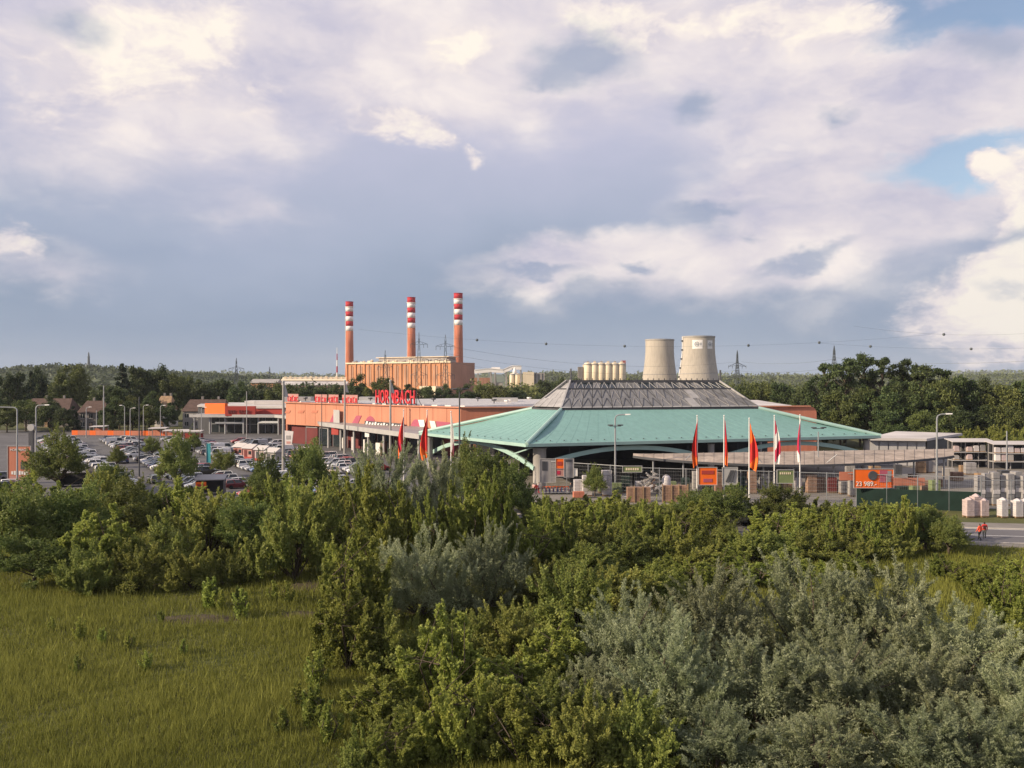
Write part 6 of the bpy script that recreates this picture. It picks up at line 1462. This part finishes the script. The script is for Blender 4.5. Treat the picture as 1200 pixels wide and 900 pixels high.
# --- foreground, middle: yellow-green saplings and shrubs
for kind, px, D, ty, w, lab in (('sapling', 512, 44, 722, 4.2, 'bright yellow green spiky sapling clump at the bottom centre'),
        ('sapling', 590, 43.5, 770, 4.2, 'yellow green sapling clump right of the bright spiky one'),
        ('sapling', 440, 42, 790, 3.6, 'yellow green sapling clump at the bottom near the meadow edge'),
        ('shrub', 480, 39.5, 830, 4.0, 'mid green shrub cut by the bottom edge at the meadow corner'),
        ('shrub', 560, 39, 812, 4.4, 'mid green shrub cut by the bottom edge below the spiky sapling'),
        ('shrub', 645, 40, 800, 4.6, 'mid green shrub at the bottom between saplings and willows'),
        ('sapling', 470, 37.5, 838, 3.4, 'yellow green sapling clump cut by the bottom edge nearest the meadow'),
        ('sapling', 535, 38, 800, 3.6, 'yellow green sapling clump cut by the bottom edge at the centre'),
        ('sapling', 612, 37.5, 815, 3.6, 'yellow green sapling clump cut by the bottom edge right of centre'),
        ('shrub', 690, 37, 820, 4.2, 'green shrub cut by the bottom edge beside the first willow'),
        ('shrub', 425, 37, 860, 2.6, 'small green shrub at the bottom edge of the meadow'),
        ('shrub', 745, 37.5, 815, 4.4, 'green shrub cut by the bottom edge under the left willows'),
        ('sapling', 655, 47, 735, 4.4, 'olive sapling clump left of the foreground willows'),
        ('shrub', 600, 50, 715, 5.6, 'dark green shrub behind the bright spiky sapling'),
        ('shrub', 668, 56, 668, 6.0, 'broad green shrub above the left end of the foreground willows'),
        ('shrub', 545, 51, 722, 5.0, 'shaded green shrub between the mid willows and the spiky sapling'),
        ('sapling', 408, 50, 690, 4.2, 'upright olive sapling clump on the edge of the meadow'),
        ('shrub', 455, 50, 715, 5.4, 'dark green shrub at the foot of the left mid willow'),
        ('sapling', 420, 58, 622, 5.0, 'tall yellow green sapling clump at the left end of the middle thicket'),
        ('sapling', 402, 64, 640, 4.0, 'narrow green sapling clump beside the bare earth'),
        ('willow', 492, 62, 628, 8.0, 'silver green willow, left of the pair in the middle thicket'),
        ('willow', 572, 64, 622, 8.0, 'silver green willow, right of the pair in the middle thicket'),
        ('shrub', 640, 66, 660, 6.5, 'mid green shrub right of the mid willow pair'),
        ('shrub', 712, 63, 668, 6.5, 'mid green shrub behind the left foreground willow'),
        ('sapling', 440, 72, 572, 5.2, 'tall spired sapling clump below the red flags'),
        ('sapling', 552, 76, 578, 4.6, 'bright spired sapling left of the dark trees by the column'),
        ('sapling', 584, 75, 566, 3.4, 'narrow bright spired sapling below the green roof corner'),
        ('sapling', 622, 78, 600, 5.5, 'olive sapling clump below the big concrete column'),
        ('shrub', 690, 74, 640, 6.5, 'green shrub in the hollow right of the middle thicket'),
        ('shrub', 765, 66, 665, 6.0, 'green shrub just above the foreground willows'),
        ('willow', 452, 92, 540, 10.0, 'big grey green willow below the red flag'),
        ('willow', 515, 95, 548, 9.0, 'big grey green willow right of the red flags'),
        ('sapling', 405, 98, 575, 6.0, 'olive sapling clump at the edge of the car park under the parked van'),
        ('dark', 570, 104, 540, 7.5, 'dark leafy tree under the left green roof arch'),
        ('dark', 598, 99, 556, 6.5, 'dark leafy tree left of the big concrete column'),
        ('dark', 546, 108, 528, 6.0, 'dark tree in front of the eave, beside the floodlight pole')):
    plant(kind, px, D, max(1.8, zat(ty, D))*(1.22 if D > 70 and 390 < px < 620 else 1.08), w, lab)
for px, D, ty, w, lab in ((402, 84, 560, 3.4, 'slim tall sapling rising left of the grey green willows'), (425, 82, 548, 3.0, 'slim tall sapling in front of the left grey green willow'), (470, 80, 566, 3.2, 'slim tall sapling between the two grey green willows'), (500, 78, 578, 3.0, 'slim tall sapling below the second red flag'), (530, 82, 566, 3.2, 'slim tall sapling below the white furled flag'),
        (640, 84, 586, 3.0, 'slim sapling below the trolleys'), (664, 80, 596, 3.0, 'slim sapling below the orange poster'), (700, 86, 584, 3.0, 'slim sapling below the small round tree'), (730, 82, 592, 3.0, 'slim sapling below the olive lettering board'), (760, 86, 588, 2.8, 'slim sapling below the stone heap'), (792, 80, 602, 2.8, 'slim sapling below the brown stone stacks'), (1020, 82, 596, 2.6, 'slim sapling below the price banner'), (1060, 84, 584, 2.4, 'slim sapling left of the tall bright lamp post'), (980, 84, 592, 2.6, 'slim sapling below the last yard flag')):
    plant('sapling', px, D, max(1.8, zat(ty, D)), w, lab, 'slim upright saplings')
plant('blossom', 612, 112, 3.6, 3.0, 'white flowering shrub at the foot of the big concrete column')
plant('blossom', 868, 101, 3.3, 4.4, 'white flowering shrub below the broad third flag')
# --- belt of shrubs before the sales yard
row('sapling', [(650, 92, 4.6, 5), (684, 90, 4.4, 5.5), (716, 95, 4.6, 5.5), (742, 86, 4.2, 5), (770, 92, 3.9, 5.5), (800, 86, 4.2, 5.2), (826, 92, 4.2, 5), (905, 88, 3.9, 5.5), (940, 91, 4.0, 5.5), (972, 88, 3.9, 5), (1003, 91, 4.0, 5.5), (1035, 88, 4.2, 5), (1062, 91, 4.6, 4.6), (1090, 90, 4.0, 5)],
    '{} from the left of the upright saplings along the verge before the sales yard', 'saplings before the sales yard', 0.98)
row('shrub', [(640, 98, 3.6, 6), (668, 84, 3.2, 6), (705, 82, 3.2, 6.5), (735, 78, 2.8, 6), (772, 80, 3.0, 6), (808, 79, 2.9, 6), (850, 84, 3.4, 6), (880, 80, 2.8, 6), (920, 82, 2.9, 6), (955, 81, 2.9, 6), (995, 82, 3.0, 6), (1030, 82, 3.0, 6)],
    '{} from the left of the low green shrubs in front of the verge saplings', 'low shrubs before the sales yard', 1.0)
for px, D, ty, w, lab in ((848, 99, 568, 7.0, 'dark bush below the second and third yard flags'), (918, 100, 566, 6.5, 'dark bush below the fourth yard flag'), (1085, 86, 592, 6.0, 'dark bush left of the two walkers'), (1112, 83, 606, 4.6, 'dark rounded bush right beside the two walkers'), (812, 102, 572, 5.0, 'dark bush right of the brown stone stacks')):
    plant('dark', px, D, max(2.5, zat(ty, D)), w, lab, 'dark bushes before the yard')
row('shrub', [(655, 106, 3.4, 7), (690, 107, 3.4, 7), (725, 106, 3.6, 7), (760, 105, 3.4, 7), (800, 104, 3.4, 7), (838, 105, 3.6, 7), (880, 102, 4.4, 7), (955, 101, 4.2, 7), (990, 100, 4.2, 7), (1025, 98, 4.4, 7), (1060, 97, 4.2, 6.5), (625, 110, 2.4, 6)],
    '{} from the left of the green bushes hiding the foot of the yard fence', 'bushes at the foot of the yard fence', 0.72)
plant('dark', 697, 125.5, 4.9, 4.0, 'small round green tree beside the posters in front of the yard fence')
row('sapling', [(780, 71, 2.6, 4), (815, 69, 2.6, 4), (850, 72, 2.8, 4.5), (885, 70, 2.4, 4), (925, 73, 2.6, 4.5), (960, 70, 2.2, 4), (1000, 74, 2.2, 4)], '{} from the left of the low saplings just above the foreground willows', 'low saplings above the willows')
# right verge weeds and saplings
row('sapling', [(1185, 60, 3.4, 3.8), (1155, 66, 2.6, 3.0), (1205, 66, 3.6, 4.0), (1172, 74, 2.0, 2.6), (1130, 71, 2.2, 2.6), (1100, 74, 2.0, 2.4), (1200, 52, 3.0, 4.0)], '{} from the left of the small saplings on the grass by the road', 'saplings on the roadside grass')
# --- left thicket between meadow and car park
for kind, px, D, ty, w, lab in (('shrub', 345, 73, 572, 8.0, 'big rounded grey green shrub at the right end of the left thicket'),
        ('shrub', 375, 80, 575, 6.0, 'green shrub right behind the big rounded one'),
        ('dark', 15, 76, 572, 8.5, 'dark leafy bush at the left picture edge above the meadow'),
        ('dark', 72, 80, 575, 8.0, 'dark leafy bush, second from the left edge above the meadow'),
        ('sapling', 118, 74, 600, 6.5, 'olive spiky shrub in the middle left of the thicket'),
        ('dark', 150, 86, 560, 7.5, 'dark bush in the left thicket under the parked cars'),
        ('shrub', 192, 76, 608, 6.5, 'mid green shrub in the middle of the left thicket'),
        ('shrub', 245, 84, 580, 8.0, 'soft rounded green bush below the dark cart shelter'),
        ('dark', 290, 82, 590, 6.5, 'dark bush left of the big rounded grey green shrub'),
        ('shrub', 160, 69, 640, 5.0, 'low leafy shrub at the meadow edge of the left thicket'),
        ('shrub', 225, 70, 645, 5.0, 'low leafy shrub in the centre of the meadow edge'),
        ('shrub', 275, 72, 640, 5.0, 'low leafy shrub near the bare earth at the meadow edge'),
        ('dark', 40, 70, 630, 6.5, 'low dark bush near the left edge at the meadow border'),
        ('shrub', 100, 68, 640, 5.0, 'low leafy shrub right of the low dark bush'),
        ('sapling', 35, 96, 560, 6.5, 'olive sapling clump below the orange advertising board'),
        ('sapling', 82, 100, 568, 6.0, 'olive sapling clump below the grey roofed kiosk'),
        ('shrub', 120, 98, 556, 6.0, 'bright green bush below the low kiosk wall'),
        ('shrub', 175, 100, 572, 7.0, 'green bush along the car park edge under the tall dark lamp pole'),
        ('sapling', 215, 100, 565, 6.0, 'olive bush left of the dark cart shelter'),
        ('sapling', 318, 100, 562, 5.5, 'olive bush below the small round tree at the car park'),
        ('shrub', 280, 100, 578, 6.5, 'green bush along the car park edge behind the dark bush'),
        ('sapling', 350, 98, 566, 6.0, 'pale olive bush along the car park edge beside the dark round tree'),
        ('sapling', -10, 90, 556, 6.5, 'yellow olive bush in the left picture corner under the orange board'),
        ('dark', 68, 130, 506, 9.5, 'large dark round tree beside the orange advertising board'),
        ('dark', 128, 127, 545, 6.0, 'dark tree in front of the left parked cars'),
        ('dark', 208, 127, 512, 7.2, 'tall grey green tree standing in the middle of the car park'),
        ('dark', 310, 116, 533, 5.6, 'small round tree in front of the sales huts'),
        ('dark', 362, 118, 521, 7.0, 'dark round tree before the entrance canopy'),
        ('shrub', 340, 112, 560, 4.0, 'bright green bush at the foot of the dark round car park tree'),
        ('sapling', 390, 112, 556, 4.0, 'yellow green bush left of the white off-roaders')):
    plant(kind, px, D, max(1.8, zat(ty, D))*(1.22 if D > 70 and 390 < px < 620 else 1.08), w, lab)
for px, D, h, w, lab in ((178, 188, 5.0, 4.5, 'small tree among the parked cars left of the teal banner'), (137, 168, 4.5, 4.0, 'small tree among the leftmost parked cars'), (262, 152, 4.8, 4.2, 'small tree among the parked cars before the sales huts'), (228, 205, 4.6, 4.2, 'small tree among the far parked cars behind the teal banner')):
    plant('dark', px, D, h, w, lab)
for i, (px, D, h) in enumerate(((60, 58, 1.0), (92, 56, 1.5), (120, 55, 1.1), (150, 54, 1.2), (188, 60, 1.0), (245, 64, 2.3), (258, 63.5, 1.6), (283, 61, 2.2), (278, 65, 1.4), (320, 66, 1.6), (335, 65, 1.8), (170, 50, 1.2), (215, 53, 1.0), (90, 49, 1.3), (350, 44, 1.6), (330, 41, 1.4), (372, 47, 2.2), (365, 42, 2.0), (385, 40, 2.0))):
    plant('weed', px, D, h, h*0.62, f'small weedy sapling in the meadow, {ORD[i]} counted from the top left', 'weedy saplings in the meadow')
# --- background tree belts
row('belt', [(-20, 300, 15, 14), (12, 330, 20, 14), (45, 355, 22.5, 13), (84, 350, 23.5, 15), (62, 300, 11.5, 11), (120, 330, 15, 13), (140, 300, 15, 11), (155, 290, 10, 10), (175, 318, 13, 10), (72, 345, 20, 12)], '{} from the left of the rounded trees behind the houses', 'trees behind the houses')
row('belt', [(8, 285, 9, 10), (30, 292, 10.5, 11), (58, 288, 10.0, 10), (75, 284, 8.0, 8), (132, 292, 11, 11), (150, 296, 12, 10), (170, 290, 9, 9), (196, 296, 9.5, 7), (125, 282, 6.5, 7)], '{} from the left of the trees in front of the houses', 'trees in front of the houses')
row('fir', [(36, 345, 21, 6.5), (48, 352, 19, 6), (143, 350, 24.2, 11), (86, 290, 8.5, 5)], '{} from the left of the dark pointed trees behind the houses', 'pointed trees behind the houses')
row('belt', [(165, 365, 23, 15), (185, 372, 23.5, 16), (200, 360, 20, 13), (215, 380, 19, 14), (236, 370, 17.5, 14), (258, 375, 17.5, 15), (280, 365, 16.5, 14), (302, 370, 16, 14), (322, 362, 15.5, 13), (200, 325, 12, 9)], '{} from the left of the dark trees behind the entrance wing', 'trees behind the entrance wing')
row('belt', [(342, 385, 15.5, 14), (360, 380, 15, 13), (378, 385, 14.5, 13), (397, 375, 15.5, 13), (418, 390, 20, 14), (436, 385, 16.5, 13), (452, 392, 18.5, 12), (474, 392, 15.5, 14), (498, 390, 14.5, 14), (520, 392, 15.5, 13), (543, 390, 15.5, 13), (562, 395, 15, 13), (582, 390, 15, 14), (606, 395, 14, 13), (640, 480, 17.5, 14), (655, 520, 19, 15), (672, 500, 18.5, 14)], '{} from the left of the trees behind the store roof', 'trees behind the store roof')
row('belt', [(868, 300, 14.8, 14), (893, 320, 16.5, 15), (918, 310, 16.3, 14), (945, 300, 16.5, 14), (905, 262, 9, 9)], '{} from the left of the low trees between pylon and tall belt', 'low trees behind the right wing')
row('open', [(968, 240, 22, 11), (990, 236, 23.2, 12), (1012, 244, 24.8, 12), (1034, 238, 23.6, 12), (1058, 242, 23.2, 12), (1080, 238, 21.6, 12), (1104, 240, 20.6, 12)], '{} from the left of the tall open crowned trees on the right', 'tall open crowned trees')
row('belt', [(965, 226, 14, 11), (985, 222, 14.5, 11), (1008, 224, 15, 12), (1032, 220, 15.5, 12), (1056, 224, 16, 12), (1078, 220, 16.5, 12), (1100, 222, 17.5, 13), (1124, 226, 18, 13), (1146, 230, 17.5, 13), (1168, 224, 15.8, 13), (1190, 228, 16.8, 13), (1212, 222, 17, 13), (1240, 225, 17, 13), (1085, 204, 10, 9), (1120, 206, 11, 10), (1150, 206, 11, 10), (1182, 204, 11, 10), (1040, 205, 10, 9)], '{} from the left of the dense trees filling the right belt', 'dense trees of the right belt')
row('shrub', [(1130, 200, 6, 8), (1100, 198, 5.5, 8), (1160, 200, 6.5, 9), (1190, 198, 6.5, 9)], '{} from the left of the bushes behind the storage racks', 'bushes behind the storage racks')
# far woods: one mass
def far_wood(name, label, px0, px1, D0, D1, h0, h1, n, seed, lm):
    rg = np.random.default_rng(seed); V, Fq, T = [], [], []
    px = rg.uniform(px0, px1, n); D = rg.uniform(D0, D1, n); h = rg.uniform(h0, h1, n)
    k = 5; cen = np.repeat(np.stack([(px-600)/1000*D, D, h*0.55], 1), k, 0); hh = np.repeat(h, k)
    cen = cen+rg.standard_normal((n*k, 3))*np.array([3.0, 3.0, 2.0]); rad = np.stack([hh*0.22, hh*0.22, hh*0.26], 1)
    v_, f_, t_ = lump_leaves(rg, cen, rad, 26, 2.0, 1.4, 0.7, 0, 0.55)
    o = ob(name, np_mesh(name, v_, f_, LM[lm], t_)); tag(o, label, 'wood', None, 'stuff')
far_wood('far_wood', 'distant dark woods along the left skyline', -60, 420, 520, 900, 11, 16, 260, 31, 'belt')
far_wood('far_wood', 'distant green woods along the right skyline', 840, 1290, 420, 900, 12, 17, 300, 32, 'olive')
far_wood('far_wood', 'distant green woods between store and silos', 560, 860, 560, 820, 12, 17, 150, 33, 'olive')
def hill_forest(name, label, hill, step, seed, lm, size):
    rg = np.random.default_rng(seed); rows = np.array(HILL[hill], float); pts = rows[2:17, ::step].reshape(-1, 3)
    pts = pts[(pts[:, 2] > 4) & (np.abs(pts[:, 0]) < pts[:, 1]*0.66)]; pts = pts+rg.standard_normal(pts.shape)*np.array([7, 9, 0.6])
    n = len(pts); rad = rg.uniform(0.7, 1.3, n)[:, None]*np.array([size, size, size*0.8])
    v_, f_, t_ = lump_leaves(rg, pts, rad, 14, size*0.8, size*0.55, 0.8, 0, 0.6)
    tag(ob(name, np_mesh(name, v_, f_, LM[lm], t_)), label, 'forest', None, 'stuff')
hill_forest('hill_forest', 'dense forest covering the hill behind the houses', 'wooded_hill', 2, 34, 'belt', 6.0)
hill_forest('ridge_forest', 'dense forest covering the ridge behind the cooling towers', 'wooded_ridge', 2, 35, 'olive', 9.0)
hill_forest('horizon_forest', 'forest patches on the farthest hills along the horizon', 'far_hills', 3, 36, 'olive', 16.0)

# --- meadow grass
def grass():
    rg = np.random.default_rng(77); n = 430000
    u = rg.random(n); D = 34*(118/34)**u; X = (rg.random(n)*2-1)*(0.64*D+3)
    # density and height follow soft patches; bare earth and road stay open
    nz = np.sin(X*0.35+1.3*np.sin(D*0.21))+np.sin(D*0.47+X*0.16+2)+0.7*np.sin(X*0.9-D*0.7)+0.5*np.sin(X*1.7+D*1.3)
    keep = np.ones(n, bool)
    for cx, cy, rx, ry in ((-22.5, 61, 4.3, 1.9), (-15.5, 62, 2.2, 1.2), (-16.5, 71, 3.0, 2.3)): keep &= ((((X-cx)/rx)**2+((D-cy)/ry)**2+0.35*rg.standard_normal(n)+0.5*np.sin(X*3.1+cx)*np.sin(D*4.3)) > 0.7) | (rg.random(n) < 0.25)
    rd = np.interp(X, [p[0] for p in road_pts][::-1], [p[1] for p in road_pts][::-1]); keep &= (D < rd-7.6)
    X, D, nz = X[keep], D[keep], nz[keep]; n = len(X)
    h = (0.32+0.09*nz+0.22*rg.random(n)+0.08*np.sin(X*2.3)*np.sin(D*2.9))*np.where(rg.random(n) < 0.05, 1.9, 1.0); h = np.clip(h, 0.12, 1.2)
    wd = (0.007+0.00030*D)*rg.uniform(0.7, 1.4, n); a = rg.uniform(0, np.pi, n); lean = rg.standard_normal((n, 2))*0.28*h[:, None]
    base = np.stack([X, D, np.zeros(n)], 1); dx = np.stack([np.cos(a)*wd, np.sin(a)*wd, np.zeros(n)], 1)
    tip = base+np.stack([lean[:, 0], lean[:, 1], h], 1)
    V = np.stack([base-dx, base+dx, tip], 1).reshape(-1, 3)
    pt = np.sin(X*0.11+2.0*np.sin(D*0.07+1))+np.sin(D*0.19+X*0.05)          # broad patches: straw, green, young growth
    tint = np.clip(0.45+0.06*nz+0.13*pt+0.11*rg.standard_normal(n), 0, 1); tall = h > 0.8; tint[tall] = np.clip(tint[tall]+0.35, 0, 1); T = np.stack([tint*0.75, tint*0.75, tint*1.05], 1).ravel()
    o = ob('meadow_grass', np_mesh('meadow_grass', V, np.arange(3*n).reshape(-1, 3), LM['grass'], T)); tag(o, 'tall yellow green meadow grass', 'grass', None, 'stuff')
grass()
# ---------------------------------------------------------------- people
def person(label, loc, rz, top, legs, stride=0.25, skin=(0.42, 0.26, 0.19), hair=(0.03, 0.02, 0.015), height=1.75, pack=None):
    s = height/1.75; st = stride
    J = {'pel': (0, 0, 0.95), 'spine': (0, 0.0, 1.15), 'chest': (0, 0.02, 1.36), 'neck': (0, 0.0, 1.50), 'head': (0, -0.02, 1.58), 'crown': (0, -0.01, 1.73),
         'hl': (-0.10, 0, 0.90), 'kl': (-0.11, -st*0.55-0.03, 0.50), 'al': (-0.11, -st*0.75, 0.09), 'tl': (-0.12, -st*0.75-0.17, 0.045),
         'hr': (0.10, 0, 0.90), 'kr': (0.11, st*0.1-0.05, 0.49), 'ar': (0.11, st*0.85, 0.10), 'tr': (0.12, st*0.85-0.17, 0.045),
         'sl': (-0.19, 0.01, 1.42), 'el': (-0.25, st*0.25+0.03, 1.14), 'wl': (-0.25, st*0.2-0.12, 0.92), 'fl': (-0.24, st*0.2-0.17, 0.82),
         'sr': (0.19, 0.01, 1.42), 'er': (0.25, -st*0.2+0.03, 1.14), 'wr': (0.25, -st*0.4-0.10, 0.93), 'fr': (0.24, -st*0.4-0.14, 0.83)}
    rad = {'pel': 0.155, 'spine': 0.14, 'chest': 0.165, 'neck': 0.06, 'head': 0.095, 'crown': 0.075, 'hl': 0.105, 'kl': 0.068, 'al': 0.05, 'tl': 0.04, 'hr': 0.105, 'kr': 0.068, 'ar': 0.05, 'tr': 0.04, 'sl': 0.075, 'el': 0.052, 'wl': 0.036, 'fl': 0.032, 'sr': 0.075, 'er': 0.052, 'wr': 0.036, 'fr': 0.032}
    E = [('pel', 'spine'), ('spine', 'chest'), ('chest', 'neck'), ('neck', 'head'), ('head', 'crown'), ('pel', 'hl'), ('hl', 'kl'), ('kl', 'al'), ('al', 'tl'), ('pel', 'hr'), ('hr', 'kr'), ('kr', 'ar'), ('ar', 'tr'), ('chest', 'sl'), ('sl', 'el'), ('el', 'wl'), ('wl', 'fl'), ('chest', 'sr'), ('sr', 'er'), ('er', 'wr'), ('wr', 'fr')]
    names = list(J); me = bpy.data.meshes.new('person'); me.from_pydata([tuple(c*s for c in J[n]) for n in names], [(names.index(a), names.index(b)) for a, b in E], [])
    o = bpy.data.objects.new('person', me); col.objects.link(o)
    md = o.modifiers.new('skin', 'SKIN'); sk = me.skin_vertices[0].data
    for i, n in enumerate(names): sk[i].radius = (rad[n]*s, rad[n]*s*(0.78 if n in ('pel', 'spine', 'chest') else 1)); sk[i].use_root = (n == 'pel')
    sb = o.modifiers.new('sub', 'SUBSURF'); sb.levels = 2; sb.render_levels = 2
    dg = bpy.context.evaluated_depsgraph_get(); m2 = bpy.data.meshes.new_from_object(o.evaluated_get(dg))
    bpy.data.objects.remove(o); bpy.data.meshes.remove(me)
    for k, c in (('skin', skin), ('top', top), ('legs', legs), ('hair', hair), ('shoe', (0.03, 0.03, 0.03))): m2.materials.append(mat(f'{k}_{c[0]:.3f}_{c[1]:.3f}_{c[2]:.3f}', c, 0.8, 0.12, 6.0))
    for p in m2.polygons:
        x, y, z = p.center; z /= s; x /= s; y /= s; p.use_smooth = True
        if z < 0.12: p.material_index = 4
        elif z > 1.505: p.material_index = 3 if (z > 1.68 or y > 0.01) else 0
        elif z < 0.93 and abs(x) < 0.195: p.material_index = 2
        elif abs(x) > 0.2 and z < 0.93: p.material_index = 0
        else: p.material_index = 1
    t = tag(ob('person', m2, None, loc, rz), label, 'person', 'people')
    hd = MB().lathe([(0.001, 1.485*s), (0.05*s, 1.50*s), (0.078*s, 1.56*s), (0.086*s, 1.62*s), (0.08*s, 1.68*s), (0.05*s, 1.735*s), (0.002, 1.75*s)], 12, (0, -0.012, 0)).build('hair', m2.materials[3], t, smooth=True)
    for v_ in hd.data.vertices:
        if v_.co.y < -0.01 and v_.co.z < 1.69*s: v_.co.y *= 0.3
    MB().add([(-0.012, -0.10*s, 1.585*s), (0.012, -0.10*s, 1.585*s), (0, -0.135*s, 1.59*s), (0, -0.10*s, 1.63*s)], [(0, 1, 2), (1, 3, 2), (0, 2, 3)]).build('nose', m2.materials[0], t)
    if pack: MB().add([(-0.15, 0.12, 1.05), (0.15, 0.12, 1.05), (0.14, 0.12, 1.45), (-0.14, 0.12, 1.45), (-0.14, 0.30, 1.08), (0.14, 0.30, 1.08), (0.10, 0.24, 1.44), (-0.10, 0.24, 1.44)], [(0, 1, 2, 3), (7, 6, 5, 4), (0, 4, 5, 1), (1, 5, 6, 2), (2, 6, 7, 3), (3, 7, 4, 0)]).build('backpack', mat('backpack_cloth', pack, 0.85, 0.2, 8.0), t)
    return t
person('walker in bright orange top and dark trousers, left of the two on the verge', at(1148.5, 90.6, 0.12), R(200), (0.75, 0.09, 0.035), (0.03, 0.035, 0.03), 0.32, height=1.78)
person('walker in red top with dark backpack, right of the two on the verge', at(1154, 91.6, 0.12), R(160), (0.50, 0.03, 0.03), (0.12, 0.12, 0.10), 0.25, height=1.80, pack=(0.04, 0.012, 0.012))
for i, (px, D, tc_, lc, lab) in enumerate(((625.5, 128.5, (0.55, 0.35, 0.32), (0.05, 0.05, 0.07), 'person in pale pink top at the foot of the big column'), (628.5, 127.8, (0.30, 0.02, 0.03), (0.05, 0.03, 0.05), 'person in dark red jacket beside the big column'), (631.5, 128.8, (0.6, 0.5, 0.48), (0.35, 0.02, 0.03), 'person in white top and red trousers beside the trolleys'),
        (669, 128, (0.03, 0.03, 0.04), (0.04, 0.04, 0.05), 'person in black clothes right of the trolleys'), (493, 150, (0.45, 0.33, 0.26), (0.05, 0.05, 0.06), 'person in beige top under the store canopy end'), (422, 168, (0.03, 0.03, 0.03), (0.03, 0.03, 0.04), 'person in black crossing behind the white off-roaders'))):
    person(lab, at(px, D, 0.04), R(40*i+150), tc_, lc, 0.18+0.05*(i % 3), height=1.68+0.03*i)
# ---------------------------------------------------------------- light evening haze
hz = MB().box((0, 2900, 90), (9600, 6400, 184)).build('haze', None); hz['kind'] = 'stuff'; hz.data.materials.clear()
hm = bpy.data.materials.new('haze_air'); hm.use_nodes = True; hn = hm.node_tree; hn.nodes.remove(hn.nodes['Principled BSDF'])
pv = hn.nodes.new('ShaderNodeVolumePrincipled'); pv.inputs['Color'].default_value = (0.80, 0.86, 0.95, 1); pv.inputs['Density'].default_value = 0.00006
hn.links.new(pv.outputs[0], hn.nodes['Material Output'].inputs['Volume']); hz.data.materials.append(hm)
